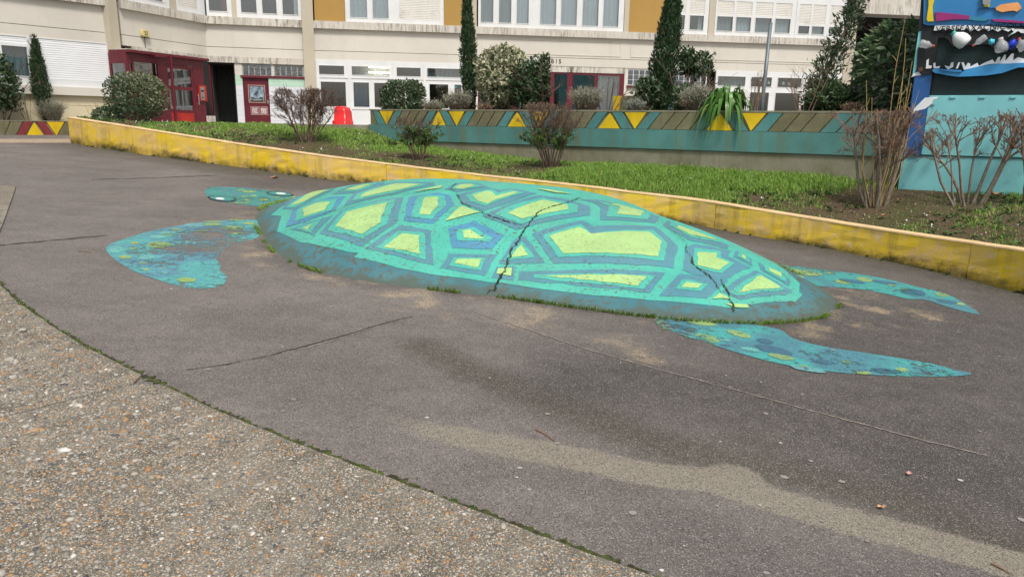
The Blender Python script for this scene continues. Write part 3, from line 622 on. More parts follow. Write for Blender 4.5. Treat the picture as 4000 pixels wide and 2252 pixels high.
SCUTE = [
 (1, B_, [(370,470),(560,310),(800,215),(1060,165),(1160,165),(1080,220),(700,410),(540,490)], [(430,455),(590,335),(860,215),(1085,188),(1040,215),(680,395),(540,460)], [(500,425),(640,330),(840,225),(1035,205),(960,240),(700,370),(560,420)]),
 (1, B2, [(425,735),(530,490),(640,455),(900,350),(1080,300),(1290,290),(1120,510),(700,670)], [(560,660),(590,500),(650,460),(960,350),(1175,335),(1080,505),(760,600)], [(690,600),(670,480),(870,395),(1065,385),(985,510)]),
 (1, B_, [(1100,265),(1330,150),(1480,110),(1700,88),(1860,84),(1700,175),(1500,245),(1300,255)], [(1200,235),(1380,160),(1560,110),(1760,98),(1650,160),(1480,220)], [(1270,210),(1400,165),(1560,125),(1680,118),(1540,170),(1450,205)]),
 (1, B_, [(1255,440),(1400,260),(1700,140),(2000,88),(2560,92),(2576,130),(2000,270),(1390,405)], [(1385,370),(1450,265),(1800,150),(2020,105),(2510,120),(1980,255),(1540,340)], [(1500,325),(1560,250),(1800,170),(2000,115),(2375,125),(2080,205)]),
 (1, B_, [(915,840),(1220,510),(1400,445),(2130,305),(2020,680),(1510,1030)], [(1030,800),(1250,520),(1480,440),(2010,345),(1890,700),(1530,925)], [(1140,745),(1300,540),(1890,400),(1785,690),(1530,855)]),
 (1, B_, [(490,765),(1120,570),(830,860),(760,830)], [(575,765),(940,630),(790,830)], [(660,765),(815,700),(735,790)]),
 (2, B2, [(-88,650),(-10,310),(400,232),(565,262),(640,415),(340,685),(20,660)], [(20,605),(110,310),(300,268),(500,280),(525,420),(325,625)], [(140,560),(220,315),(400,300),(408,430),(285,570)]),
 (2, None, None, None, [(510,655),(740,435),(1010,520)]),
 (2, None, None, None, [(80,240),(470,135),(440,175),(250,205)]),
 (2, B_, [(505,185),(640,110),(780,90),(1000,100),(1130,145),(720,215)], [(580,180),(650,130),(800,104),(940,108),(1040,140),(760,190)], [(640,175),(720,122),(880,112),(935,135),(760,180)]),
 (2, B_, [(680,255),(1150,155),(1300,190),(1440,168),(1830,240),(1450,370),(1070,495),(760,400)], [(800,265),(1180,175),(1270,240),(1440,190),(1660,235),(1090,430),(870,365)], [(900,270),(1100,210),(1170,215),(1250,280),(1490,220),(1570,235),(1120,400),(970,355)]),
 (2, B_, [(1045,565),(1420,400),(1870,260),(2200,310),(2598,427),(2596,550),(1540,770)], [(1220,545),(1500,400),(1920,300),(2380,400),(2420,415),(2415,510),(1840,620),(1600,690)], [(1405,530),(1930,335),(2270,415),(2285,470),(1850,560),(1610,615)]),
 (2, B2, [(550,755),(930,640),(1365,850),(1185,1055),(610,1035)], [(665,780),(920,740),(1190,895),(1150,945),(685,935)], [(765,795),(870,780),(1075,905),(780,895)]),
 (1, B_, [(1570,1060),(2070,715),(2500,780),(2560,1290),(2200,1210)], [(1730,1050),(2050,795),(2420,825),(2445,1220),(2100,1120)], [(1830,1040),(2110,835),(2345,865),(2365,1135)]),
 (2, B_, [(435,1315),(560,1125),(1260,1125),(1075,1440),(700,1370)], [(565,1300),(640,1180),(1095,1180),(1025,1370)], [(640,1265),(690,1205),(1030,1210),(980,1335)]),
 (2, B_, [(1280,1270),(1520,900),(1660,860),(1945,1240)], [(1355,1215),(1620,935),(1800,1165)], [(1450,1180),(1610,985),(1705,1145)]),
 (5, B_, [(60,510),(130,375),(355,365),(345,540)], None, [(125,465),(150,400),(320,395),(310,495)]),
 (0, B_, [(2077,913),(2277,860),(2317,883),(2417,880),(2559,884),(2648,962),(2631,1047),(2445,1031),(2309,1027),(2161,1029)], [(2120,922),(2271,876),(2306,913),(2549,899),(2606,951),(2593,1020),(2390,1003),(2309,999),(2181,1007)], [(2146,924),(2265,888),(2309,914),(2534,907),(2585,947),(2570,1005),(2336,989),(2200,992)]),
 (5, B_, [(400,540),(410,420),(1200,405),(2250,435),(2060,695),(1300,615)], [(590,510),(600,465),(1200,450),(2125,480),(1970,655),(1000,555)], [(720,490),(1200,475),(2020,490),(1900,610),(1400,555)]),
 (3, B_, [(530,510),(535,330),(430,262),(250,225),(500,225),(700,270),(1395,475),(1320,555)], [(620,470),(660,320),(470,255),(650,275),(1280,432),(1220,515)], [(775,435),(820,335),(660,290),(770,295),(1175,408),(1105,465)]),
 (3, B_, [(1435,595),(1490,525),(1700,595),(2390,890),(2370,935),(1800,805)], [(1540,600),(1560,555),(2270,832),(2240,850),(1830,770)], [(1640,640),(1650,600),(2200,803),(2190,812),(1840,740)]),
 (4, B_, [(-120,678),(-70,348),(60,308),(580,413),(535,490),(860,655),(490,830),(20,740)], [(40,370),(430,420),(430,500),(630,600),(440,740),(30,640)], [(95,430),(370,450),(360,510),(550,590),(405,700),(90,620)]),
 (4, B_, [(600,490),(650,405),(880,535),(880,640)], [(660,490),(690,435),(830,522),(830,585)], [(720,510),(735,470),(780,492),(775,540)]),
 (4, B_, [(960,572),(1100,650),(1340,760),(1425,830),(1410,930),(1000,690)], [(1035,615),(1360,795),(1350,865),(1060,700)], [(1110,660),(1300,740),(1295,805),(1130,715)]),
 (4, B_, [(440,985),(930,695),(1465,990),(1350,1050),(710,1110)], [(545,1000),(980,745),(1350,965),(1290,1000),(650,1055)], [(680,1015),(1000,780),(1285,945),(1240,965)]),
 (0, B_, [(2574,1155),(2655,1066),(2846,1098),(2759,1166)], [(2639,1128),(2666,1090),(2767,1112),(2737,1139)], [(2661,1123),(2680,1101),(2742,1112),(2726,1128)]),
 (4, None, None, None, [(300,1105),(410,1025),(580,1115)]),
 (4, None, None, None, [(480,1180),(800,1190),(840,1240),(640,1235)]),
 (2, None, None, None, [(1800,178),(2000,192),(2330,254),(2100,240)])]
for k, bm_, o_, m_, i_ in SCUTE:
    s_ = dome_patch('scute', cpx(k, o_), bm_, .007, shell) if o_ else None
    # rings and centres of a scute stay on the shell (no fourth level)
    if m_: dome_patch('scute_ring', cpx(k, m_), M_TURQ, .0105, shell)
    if i_: dome_patch('scute_centre', cpx(k, i_), M_LIME, .014, shell)
M_CRACK = plain('crack_dark', (.018, .02, .01), .95, .4, 30, dirt=(.05, .06, .012), dsc=14, dth=(.5, .6))
CRK = [(2, .022, [(680,255),(720,340),(760,400),(850,430),(1000,500),(1100,555),(1300,620),(1500,690),(1650,720)]), (2, .03, [(2470,310),(2330,360),(2200,400),(1900,490),(1840,530),(1820,580),(1720,680),(1600,860),(1590,900),(1470,1060),(1450,1110),(1440,1180),(1400,1280),(1370,1370),(1320,1440)]),
       (5, .036, [(240,400),(225,450),(160,530),(110,640),(60,690),(20,730)]), (1, .018, [(1700,118),(1540,122),(1280,205),(1080,260),(850,360),(650,450),(530,500),(380,560)]), (1, .014, [(2600,200),(2130,272),(1950,290),(1500,400),(1180,500),(900,590),(500,720),(280,800)]),
       (4, .02, [(0,510),(20,600),(100,660),(260,780),(330,850),(390,950),(430,1020)]), (4, .022, [(420,820),(460,890),(490,960),(540,1030),(545,1110),(600,1190),(605,1260),(590,1320)]), (3, .016, [(1500,640),(1780,855),(1755,950),(1850,1060),(1870,1160),(2100,1320),(2190,1440)]),
       (2, .016, [(700,95),(640,130),(590,185),(640,210),(690,240)]), (2, .012, [(590,185),(400,195),(250,205),(100,245),(0,268)]), (1, .016, [(1210,935),(1120,985),(1000,1050),(920,1100)]), (1, .02, [(280,775),(230,820),(150,855)])]
for i, (k, w_, L) in enumerate(CRK):
    XY = np.array([onDome(*p) for p in cpx(k, L)]); V, F = ribbon(XY, w_*.42, lump, .018, .6, i, True, .022); mk('crack', V, F, M_CRACK, shell)
# ---- paint on the asphalt
def m_gpaint(name, a, b, cover=.5, sc=18, edge=.07):
    t = NT(name); n = t.noise(1.7, 3, .6, dist=.4); col = t.mix(t.ramp(n, .44, .56), a, b); col = t.mix(t.ramp(t.noise(5, 5), .5, .7, 0, .5), col, tuple(np.array(a)*1.35))
    spk = t.vor(190, out='Color'); col = t.mix(t.ramp(spk, .55, .85, 0, .7), col, (.06, .055, .05))
    t.fin(col, .7, .3); tr = t.n('BsdfTransparent'); mx = t.n('MixShader')
    f = t.math('ADD', t.math('MULTIPLY', t.noise(sc, 9, .72), .6), t.math('MULTIPLY', t.noise(1.4, 3), .4)); t.l(t.ramp(f, cover-edge/2, cover+edge/2, 0, .94), mx.inputs[0])
    # more wear gives way to bare asphalt
    t.l(tr.outputs[0], mx.inputs[1]); t.l(t.b.outputs[0], mx.inputs[2]); t.l(mx.outputs[0], t.out.inputs[0]); t.bump(t.vor(190), .4, .005); return t.m
MG_L = m_gpaint('flipper_paint_worn', (.09, .35, .35), (.1, .25, .32), .47); MG_H = m_gpaint('head_paint', (.055, .27, .235), (.07, .24, .25), .43); MG_R = m_gpaint('rear_flipper_paint', (.07, .23, .26), (.055, .33, .3), .43); MG_F = m_gpaint('front_right_flipper_paint', (.07, .22, .27), (.06, .36, .33), .43)
MS_L = m_gpaint('lime_spot_paint', (.27, .4, .13), (.22, .35, .16), .46); MS_T = m_gpaint('pale_teal_spot_paint', (.12, .38, .34), (.14, .34, .36), .47); MS_W = plain('white_eye_paint', (.7, .7, .68), .7); MS_K = m_gpaint('black_line_paint', (.02, .022, .022), (.03, .03, .03), .42); MS_D = m_gpaint('dark_blue_patch_paint', (.05, .14, .2), (.05, .16, .24), .45)
def gpatch(name, pts, mat, off, parent, grid=.3, sm=True):
    XY = np.array([onG(*p)[:2] for p in pts])
    if sm:
        XY = np.vstack([XY, XY[:1]]); Q = interp_path(XY, .05); n = len(Q)-1; Q = Q[:-1]
        for _ in range(3): Q = .25*np.roll(Q, 1, 0)+.5*Q+.25*np.roll(Q, -1, 0)
        XY = Q
    V, F = poly_patch(XY, GZ, grid, off=off); return mk(name, V, F, mat, parent)
def gell(name, k, cx, cy, rx, ry, mat, off, parent, ang=0):
    c, s_ = math.cos(math.radians(ang)), math.sin(math.radians(ang)); r = random.Random(cx*7+cy)
    pts = [(cx+(rx*math.cos(t)*c-ry*math.sin(t)*s_)*(1+r.uniform(-.06, .06)), cy+(rx*math.cos(t)*s_+ry*math.sin(t)*c)*(1+r.uniform(-.06, .06))) for t in np.linspace(0, 6.283, 22)[:-1]]
    return gpatch(name, cpx(k, pts), mat, off, parent, sm=False)
head = gpatch('painted_head', cpx('L', [(1185,260),(1200,230),(1260,210),(1480,215),(1700,230),(1850,250),(2000,270),(2160,320),(2150,400),(2000,400),(1820,420),(1600,400),(1400,370),(1250,340),(1200,300)]), MG_H, .004, turtle)
for x, y, a, b_ in [(1600,317,40,9),(1620,352,45,9),(1790,345,55,14),(1590,378,60,8),(1965,360,45,10),(1800,395,55,8),(1690,305,35,7),(1930,320,35,7),(1500,378,40,8),(1650,262,70,12),(1560,250,40,10),(1450,330,40,10),(2090,322,35,7)]: gell('spot', 'L', x, y, a, b_, MS_L, .0075, head)
for x, y, a, b_ in [(1370,335,150,30),(1960,285,140,26)]: gell('eye_outline', 'L', x, y, a, b_, MS_K, .0075, head, 5); gell('eye_ring', 'L', x, y, a*.86, b_*.8, MG_H, .010, head, 5)
gell('eye', 'L', 1345, 340, 46, 9, MS_W, .013, head, 3); gell('eye', 'L', 1970, 286, 52, 8, MS_W, .013, head, 3)
lf = gpatch('painted_flipper', cpx('L', [(160,850),(200,800),(330,760),(500,700),(740,640),(1000,600),(1200,570),(1450,550),(1730,550),(1760,640),(1740,740),(1560,780),(1540,815),(1400,835),(1370,840),(1375,880),(1330,930),(1280,965),(1350,990),(1355,1040),(1320,1075),(1400,1110),(1425,1150),(1390,1210),(1300,1260),(1150,1285),(1000,1265),(880,1230),(740,1180),(600,1140),(450,1080),(380,1040),(280,980),(200,910)]), MG_L, .004, turtle)
for x, y, a, b_, m_ in [(270,860,75,40,MS_T),(465,792,45,14,MS_L),(365,940,65,18,MS_L),(570,935,95,28,MS_T),(720,812,125,32,MS_L),(700,730,85,20,MS_T),(890,656,55,14,MS_L),(960,670,100,16,MS_T),(800,690,90,18,MS_T),(805,705,60,10,MS_L),(1165,680,85,15,MS_L),(1260,600,105,15,MS_L),(1470,640,110,22,MS_L),(1510,556,90,7,MS_L),(1270,572,100,8,MS_L),(1500,693,80,12,MS_L),(1090,610,110,22,MS_T),(550,998,45,8,MS_L),(580,1068,35,10,MS_L),(770,1100,50,12,MS_T),(1000,1175,100,24,MS_L),(1330,1215,60,16,MS_T),(450,850,40,8,MS_L),(1640,590,60,14,MS_L)]: gell('spot', 'L', x, y, a, b_, m_, .0075, lf)
rf = gpatch('painted_flipper', cpx('R', [(800,135),(1000,150),(1430,200),(1700,250),(1900,305),(1975,315),(2100,360),(2220,430),(2300,485),(2200,465),(2050,425),(1930,380),(1870,375),(1800,380),(1700,350),(1500,310),(1200,290),(1050,255),(900,220)]), MG_R, .004, turtle)
for x, y, a, b_, m_ in [(930,152,65,9,MS_L),(1110,198,115,18,MS_L),(1040,225,60,14,MS_L),(1360,262,55,13,MS_L),(1505,245,60,14,MS_L),(1280,203,35,8,MS_L),(1780,318,45,10,MS_L),(2025,348,45,12,MS_L),(1690,283,30,7,MS_L),(2150,410,30,7,MS_L),(1640,265,90,10,MS_D),(1830,330,90,22,MS_D),(2060,395,70,10,MS_D),(1420,258,90,12,MS_D)]: gell('spot', 'R', x, y, a, b_, m_, .0075, rf, 8)
ff = gpatch('painted_flipper', cpx('R', [(85,505),(300,505),(500,515),(700,535),(960,580),(1010,640),(1200,690),(1500,735),(1800,780),(2000,815),(2140,860),(2260,872),(2200,888),(2000,897),(1700,892),(1400,875),(1100,842),(850,790),(600,720),(400,650),(250,610),(130,560)]), MG_F, .004, turtle)
for x, y, a, b_, m_, g in [(155,550,75,24,MS_L,32),(450,640,85,24,MS_L,14),(665,612,85,18,MS_L,14),(345,628,80,16,MS_T,16),(560,650,50,10,MS_T,10),(740,718,65,14,MS_T,10),(945,765,90,18,MS_L,10),(1380,798,38,8,MS_L,8),(1490,872,62,11,MS_L,5),(1755,852,45,14,MS_L,6),(1130,850,120,14,MS_T,10),(1100,830,30,7,MS_L,8),(420,540,95,14,MS_L,6),(840,660,60,16,MS_D,10),(900,720,130,24,MS_D,14),(300,570,90,14,MS_D,12),(1650,860,110,16,MS_D,5),(1230,800,80,14,MS_D,8)]: gell('spot', 'R', x, y, a, b_, m_, .0075, ff, g)
# grass tufts along the foot of the mound
def tufts():
    r = np.random.default_rng(31); t = r.uniform(0, 2*math.pi, 9000); g = fbm(np.cos(t)*2.2, np.sin(t)*2.2, 5, 1.4)+.3*fbm(np.cos(t)*2, np.sin(t)*2, 6, 5); t = t[(g > -.02)]; n = len(t); rr = drad(t)*(1.012+r.normal(0, .004, n))
    P = np.stack([DC[0]+rr*np.cos(t), DC[1]+rr*np.sin(t), 0*t], 1); P[:, 2] = GZ(P[:, 0], P[:, 1]); D = np.stack([np.cos(t), np.sin(t)], 1)+r.normal(0, .5, (n, 2))
    o = blade_mesh(P, D, r.uniform(.015, .065, n), r.uniform(.005, .01, n), r.uniform(.3, 1, n), r, 'grass_tuft', m_leaf('tuft_grass', (.1, .18, .025), (.26, .38, .07), trans=.3)); tag(o, 'thin line of grass and moss along the foot of the turtle mound', 'grass', kind='stuff')
    L = np.linalg.norm(np.diff(EDGE, axis=0), axis=1); n = 2600; i = r.integers(0, len(EDGE), n); g = fbm(EDGE[i, 0], EDGE[i, 1], 15, 1.2); i = i[g > .12]; n = len(i); P = np.c_[EDGE[i]+r.normal(0, .012, (n, 2))+.01, np.zeros(n)]; P[:, 2] = GZ(P[:, 0], P[:, 1])
    o = blade_mesh(P, rdir(r, n)[:, :2], r.uniform(.008, .035, n), r.uniform(.002, .005, n), r.uniform(.3, 1, n), r, 'joint_grass', bpy.data.materials['tuft_grass']); tag(o, 'small grass sprouting from the mossy joint beside the pebbly pavement', 'grass', kind='stuff')
    n = 5000; i = r.integers(0, len(WP), n); P = WP[i, :2]-WN[i]*abs(r.normal(.02, .03, n))[:, None]; g = fbm(P[:, 0], P[:, 1], 9, 2.); P = P[g > .1]; n = len(P); P = np.c_[P, GZ(P[:, 0], P[:, 1])]
    o = blade_mesh(P, rdir(r, n)[:, :2], r.uniform(.01, .045, n), r.uniform(.004, .01, n), r.uniform(.3, 1, n), r, 'wall_foot_weeds', m_leaf('foot_weed', (.03, .045, .012), (.07, .1, .025))); tag(o, 'dark weeds along the foot of the yellow wall', 'weeds', kind='stuff')
tufts()
# ------------------------------------------------------------------ apartment building
def XYp(px, py, Y): d = ray(px, py); return d[:2]/d[1]*Y
_a, _b = XYp(0, 83, 18.4), XYp(438, 130, 20.4); _c, _d, _e = XYp(800, 94, 23.66), XYp(1200, 112, 24.4), XYp(3332, 176, 27.5)
PA = Plane(_a-(_b-_a)*.5, _b); PB = Plane(_b+np.array([.12, .25]), _c); PC = Plane(_c, _d); PD = Plane(_d, _e)
ZL0, ZL1, ZG, ZH, ZU = 4.52, 4.75, 3.84, 3.567, 6.5
def m_facade(name, a, st=.25, streak=.16):
    t = NT(name); a = np.array(a); c = t.mix(t.ramp(t.noise(.7, 5), .3, .7), tuple(a*.93), tuple(a*1.05))
    c = t.mix(t.math('MULTIPLY', t.ramp(t.noise(1.1, 8, .68), .5, .75), st), c, tuple(a*.72*np.array([1, .97, .9])))
    s_ = t.noise(1, 6, .65, vec=t.scale((5, 5, .35))); c = t.mix(t.math('MULTIPLY', t.ramp(s_, .55, .8), streak), c, tuple(a*.55)); t.bump(t.noise(45, 6, .6), .12, .004); return t.fin(c, .85, .2)
M_WALL = m_facade('cream_render', (.59, .555, .49)); M_WALLY = m_facade('yellow_cream_render', (.6, .53, .36)); M_PILL = m_facade('beige_pillar', (.47, .42, .33)); M_OCHRE = m_facade('ochre_panel', (.38, .235, .07), .15, .1)
def m_ledge():
    t = NT('stained_ledge'); c = t.mix(t.ramp(t.noise(1.5, 6), .35, .65), (.52, .48, .42), (.6, .565, .5)); s_ = t.noise(1, 7, .7, vec=t.scale((14, 14, 2.2))); g = t.ramp(t.noise(.8, 4), .35, .65, .15, 1)
    c = t.mix(t.math('MULTIPLY', t.ramp(s_, .45, .62), g), c, (.1, .095, .08)); t.bump(t.noise(40, 6), .25, .005); return t.fin(c, .88, .15)
M_LEDGE = m_ledge()
M_WHITE = plain('white_frame', (.66, .665, .66), .4, .05, 3, dirt=(.5, .49, .45), dsc=5, dth=(.6, .8)); M_SHUT = plain('roller_shutter', (.68, .66, .61), .55, .06, 2, dirt=(.48, .45, .4), dsc=2, dth=(.5, .75)); M_SHUTW = plain('white_roller_shutter', (.76, .77, .78), .5, .03, 2)
M_RED = plain('dark_red_frame', (.115, .011, .02), .4, .15, 4, spec=.45); M_RED2 = plain('bright_red_panel', (.4, .03, .02), .45, .15, 4); M_DARK = plain('dark_interior', (.032, .03, .028), .9, .3, 1.2); M_INT = plain('room_interior', (.09, .082, .075), .9, .3, .8)
M_STEEL = plain('brushed_steel', (.45, .45, .45), .35, .1, 20, metal=.9); M_TILE = plain('white_tile', (.62, .63, .66), .3, .06, 3, spec=.5); M_TILEG = plain('green_tile', (.42, .6, .48), .3, .06, 3, spec=.5); M_GROUT = plain('tile_grout', (.42, .42, .43), .9)
def m_glass():
    t = NT('window_glass'); tr = t.n('BsdfTransparent'); tr.inputs[0].default_value = (.82, .86, .86, 1); gl = t.n('BsdfGlossy'); gl.inputs['Roughness'].default_value = .02; lw = t.n('LayerWeight'); lw.inputs[0].default_value = .5
    mx = t.n('MixShader'); t.l(t.math('ADD', t.math('MULTIPLY', t.math('POWER', lw.outputs['Facing'], 4.), .8), .17), mx.inputs[0]); t.l(tr.outputs[0], mx.inputs[1]); t.l(gl.outputs[0], mx.inputs[2]); t.l(mx.outputs[0], t.out.inputs[0]); return t.m
M_GLASS = m_glass()
def m_curt(name, c):
    t = NT(name); t.fin(c, .9, .1); tr = t.n('BsdfTranslucent'); tr.inputs[0].default_value = (*c, 1); mx = t.n('MixShader'); mx.inputs[0].default_value = .3; t.l(t.b.outputs[0], mx.inputs[1]); t.l(tr.outputs[0], mx.inputs[2]); t.l(mx.outputs[0], t.out.inputs[0]); return t.m
M_CW = m_curt('pale_curtain', (.8, .85, .92)); M_CB = m_curt('blue_curtain', (.1, .17, .26)); M_CG = m_curt('grey_curtain', (.42, .46, .5)); M_CR = m_curt('red_curtain', (.25, .05, .06)); M_GB = plain('glass_block', (.09, .1, .105), .12, .5, 9, .8, 30, spec=.7)
bld = empty('apartment_building', (*PD.w(8, ZT)[:2], ZT), 'cream apartment building with white windows, beige pillars and dark red doors', 'building')
def bbox(name, pl, s0, s1, z0, z1, n0, n1, mat, parent=None): return pl.box(MB(), s0, s1, z0, z1, n0, n1).build(name, mat, parent or bld)
def pbox(name, pl, x0, y0, x1, y1, n0, n1, mat, parent=None, off=None):
    s0, s1, z0, z1 = pl.rect(x0, y0, x1, y1, n1 if off is None else off); return bbox(name, pl, s0, s1, z0, z1, n0, n1, mat, parent)
for pl, nm in ((PA, 0), (PB, 1), (PC, 2), (PD, 3)):
    e = .0 if pl is not PD else .03
    bbox('frieze', pl, 0, pl.L+e, ZG+.012, ZL0, -.25, 0, M_WALL); bbox('lintel_band', pl, 0, pl.L+e, ZH, ZG-.004, -.25, .012, M_WALL); bbox('groove', pl, 0, pl.L+e, ZG-.004, ZG+.012, -.25, -.03, M_DARK)
    bbox('ledge', pl, 0, pl.L+e, ZL0, ZL1, -.25, .11, M_LEDGE); bbox('upper_wall', pl, 0, pl.L+e, ZU, 9.6, -.25, .0, M_WALL)
    # rooms behind the windows
    b = MB()
    for zz0, zz1 in ((ZT-.1, ZH-.001), (ZL1, ZU+.2)):
        pl.box(b, 0, pl.L, zz0, zz1, -2.6, -2.5); pl.box(b, 0, pl.L, zz1-.02, zz1, -2.5, -.26); pl.box(b, 0, pl.L, zz0-.02, zz0+.02, -2.5, -.26); pl.box(b, .0, .06, zz0+.02, zz1-.02, -2.5, -.26); pl.box(b, pl.L-.06, pl.L, zz0+.02, zz1-.02, -2.5, -.26)
    b.build('room', M_INT, bld)
M_ROOF = M_PILL
bbox('roof', PD, -3, PD.L+6, 9.6, 9.9, -6, .3, M_PILL); 
def pillar(pl, x0, x1, y=150, n1=.14, z0=None, z1=9.6, n0=-.3, mat=None):
    a = pl.sz(x0, y, n1)[0]; b_ = pl.sz(x1, y, n1)[0]; return bbox('pillar', pl, a, b_, ZT-.2 if z0 is None else z0, z1, n0, n1, mat or M_PILL)
pillar(PB, 430, 464, 100, .12, 1.0, n0=-.7); pillar(PC, 1184, 1228, 180); pillar(PD, 1832, 1862, 100, .1, ZH); pillar(PD, 3296, 3330, 260, .06)
bbox('pillar', PD, PD.sz(1858, 330)[0], PD.sz(1866, 330)[0], ZT-.1, ZH, -.2, .05, M_WHITE)
# ---- windows
def curtain(pl, s0, s1, z0, z1, n, mat, parent, waves=None):
    k = max(8, int((s1-s0)/.02)); ss = np.linspace(s0, s1, k); r = np.random.default_rng(int(abs(s0*100))); ph = np.cumsum(r.uniform(.3, .9, k)); nn = n+.018*np.sin(ph*1.6)
    V = [pl.w(a, z1, q) for a, q in zip(ss, nn)]+[pl.w(a, z0, q) for a, q in zip(ss, nn)]
    return mk('curtain', V, [(i, i+k, i+k+1, i+1) for i in range(k-1)], mat, parent, smooth=True)
def shutter(pl, s0, s1, z0, z1, n, mat, parent, pitch=.052):
    k = max(1, int((z1-z0)/pitch)); p = (z1-z0)/k; b = MB(); prof = []
    for i in range(k): prof += [(z0+p*i, n-.012), (z0+p*(i+.18), n), (z0+p*(i+.82), n)]
    prof.append((z1, n-.012)); V = [pl.w(s0, z, q) for z, q in prof]+[pl.w(s1, z, q) for z, q in prof]; m = len(prof)
    o = mk('shutter', V, [(i, i+m, i+m+1, i+1) for i in range(m-1)], mat, parent)
    return o
def window(pl, x0, x1, z0, z1, panes, y=60, n1=.03, fw_=.05, sill=True, mat=None):
    """panes: list of (xa, xb, za, zb, kind); xa,xb in photo columns at row y. kinds: glass, curtain colours, shut..."""
    mat = mat or M_WHITE; sx = lambda x: pl.sz(x, y, n1)[0]; a, b_ = sx(x0), sx(x1); pn = []
    for xa, xb, za, zb, kd in panes: pn.append((sx(xa), sx(xb), za, zb, kd))
    # frame = rectangle minus the pane openings, as bars between sorted columns
    m = MB(); zs = sorted({z0, z1} | {p[2] for p in pn} | {p[3] for p in pn}); ss = sorted({a, b_} | {p[0] for p in pn} | {p[1] for p in pn})
    for i in range(len(ss)-1):
        run = None
        for j in range(len(zs)-1):
            cs, cz = (ss[i]+ss[i+1])/2, (zs[j]+zs[j+1])/2
            hole = any(p[0] < cs < p[1] and p[2] < cz < p[3] for p in pn)
            if hole or zs[j+1]-zs[j] < 1e-4 or ss[i+1]-ss[i] < 1e-4: continue
            pl.box(m, ss[i], ss[i+1], zs[j], zs[j+1], -.06, n1)
    fr = m.build('window', mat, bld)
    for s0, s1, za, zb, kd in pn:
        sh = kd.startswith('S'); zg0, zg1 = za, zb
        if sh:
            f_ = float(kd.split(':')[1]) if ':' in kd else 1.; zc = zb-(zb-za)*f_
            shutter(pl, s0, s1, zc, zb, n1-.012, M_SHUTW if kd.startswith('SW') else M_SHUT, fr)
            if f_ < 1: pl.box(MB(), s0, s1, zc-.035, zc, -.02, n1+.006).build('shutter_rail', M_WHITE, fr)
            if f_ >= 1: continue
            kd = kd.split(':')[2]; zg1 = zc-.035
        pl.box(MB(), s0, s1, zg0, zg1, -.012, -.006).build('pane', M_GLASS, fr)
        # slim casement bead round each pane
        bd = MB(); t_ = .018
        pl.box(bd, s0, s1, zg0, zg0+t_, -.006, n1+.012); pl.box(bd, s0, s1, zg1-t_, zg1, -.006, n1+.012); pl.box(bd, s0, s0+t_, zg0+t_, zg1-t_, -.006, n1+.012); pl.box(bd, s1-t_, s1, zg0+t_, zg1-t_, -.006, n1+.012); bd.build('casement', mat, fr)
        cm = {'cw': M_CW, 'cb': M_CB, 'cg': M_CG, 'cr': M_CR}.get(kd[:2])
        if cm:
            if kd.endswith('h'): curtain(pl, s0, s0+(s1-s0)*.45, zg0, zg1, -.12, cm, fr)
            elif kd.endswith('r'): curtain(pl, s1-(s1-s0)*.3, s1, zg0, zg1, -.12, cm, fr)
            else: curtain(pl, s0, s1, zg0, zg1, -.1, cm, fr)
    return fr
W0, W1 = ZL1+.14, ZU-.12
window(PD, 1349, 1733, ZL1, ZU, [(1366,1437,W0,W1,'cw'),(1454,1520,W0,W1,'cw'),(1560,1717,W0+.0,W1,'S')], 60)
bbox('ochre_panel', PD, PD.sz(1228, 50)[0], PD.sz(1348, 50)[0], ZL1, ZU, -.1, -.01, M_OCHRE); bbox('ochre_panel', PD, PD.sz(1733.5, 50)[0], PD.sz(1833, 50)[0], ZL1, ZU, -.1, -.01, M_OCHRE)
window(PD, 1868, 2437, ZL1, ZU, [(1876,1929,W0,W1,'cg'),(1947,1999,W0,W1,'cg'),(2016,2067,W0,W1,'cw'),(2108,2174,W0,W1,'cw'),(2189,2255,W0,W1,'cw'),(2273,2339,W0,W1,'cw'),(2354,2418,W0,W1,'cw')], 60)
pillar(PD, 2439, 2458, 60, .04, ZL1, ZU); bbox('ochre_panel', PD, PD.sz(2458, 50)[0], PD.sz(2612, 50)[0], ZL1, ZU, -.1, -.01, M_OCHRE); pillar(PD, 2612, 2640, 60, .02, ZL1, ZU)
zs_ = PD.sz(2700, 55)[1]; W2 = ZU-.6; fr_ = (W2-zs_)/(W2-W0)
window(PD, 2640, 2768, ZL1, ZU-.3, [(2642,2678,W0,W2,f'S:{fr_:.2f}:cg'),(2694,2752,W0,W2,f'S:{fr_:.2f}:cwr')], 60)
pillar(PD, 2770, 2794, 60, .02, ZL1, ZU)
zr = PD.sz(2880, 62)[1]; fr_ = (W2-zr)/(W2-W0)
window(PD, 2795, 3110, ZL1, ZU-.3, [(2801,2866,W0,W2,f'S:{fr_:.2f}:cg'),(2875,2937,W0,W2,f'S:{fr_:.2f}:cw'),(2951,3018,W0,W2,f'S:{fr_:.2f}:cg'),(3029,3092,W0,W2,f'S:{fr_:.2f}:cw')], 60)
zr = PD.sz(3180, 98)[1]; fr_ = (W2-zr)/(W2-W0)
window(PD, 3111, 3306, ZL1, ZU-.3, [(3122,3168,W0,W2,f'S:{fr_:.2f}:g'),(3175,3226,W0,W2,f'S:{fr_:.2f}:cw'),(3243,3290,W0,W2,f'S:{fr_:.2f}:cw')], 60)
bbox('upper_wall', PD, PD.sz(2612, 0)[0], PD.L+.02, ZU-.3, ZU, -.2, -.0, M_WALL)
window(PC, 925, 1182, ZL1, ZU, [(940,1005,W0,W1,'g'),(1023,1083,W0,W1,'g'),(1102,1167,W0,W1,'cwr')], 40); pillar(PC, 904, 925, 40, .02, ZL1, ZU)
window(PC, 806, 904, ZL1, ZU, [(814,889,W0,W1,'crr')], 30)
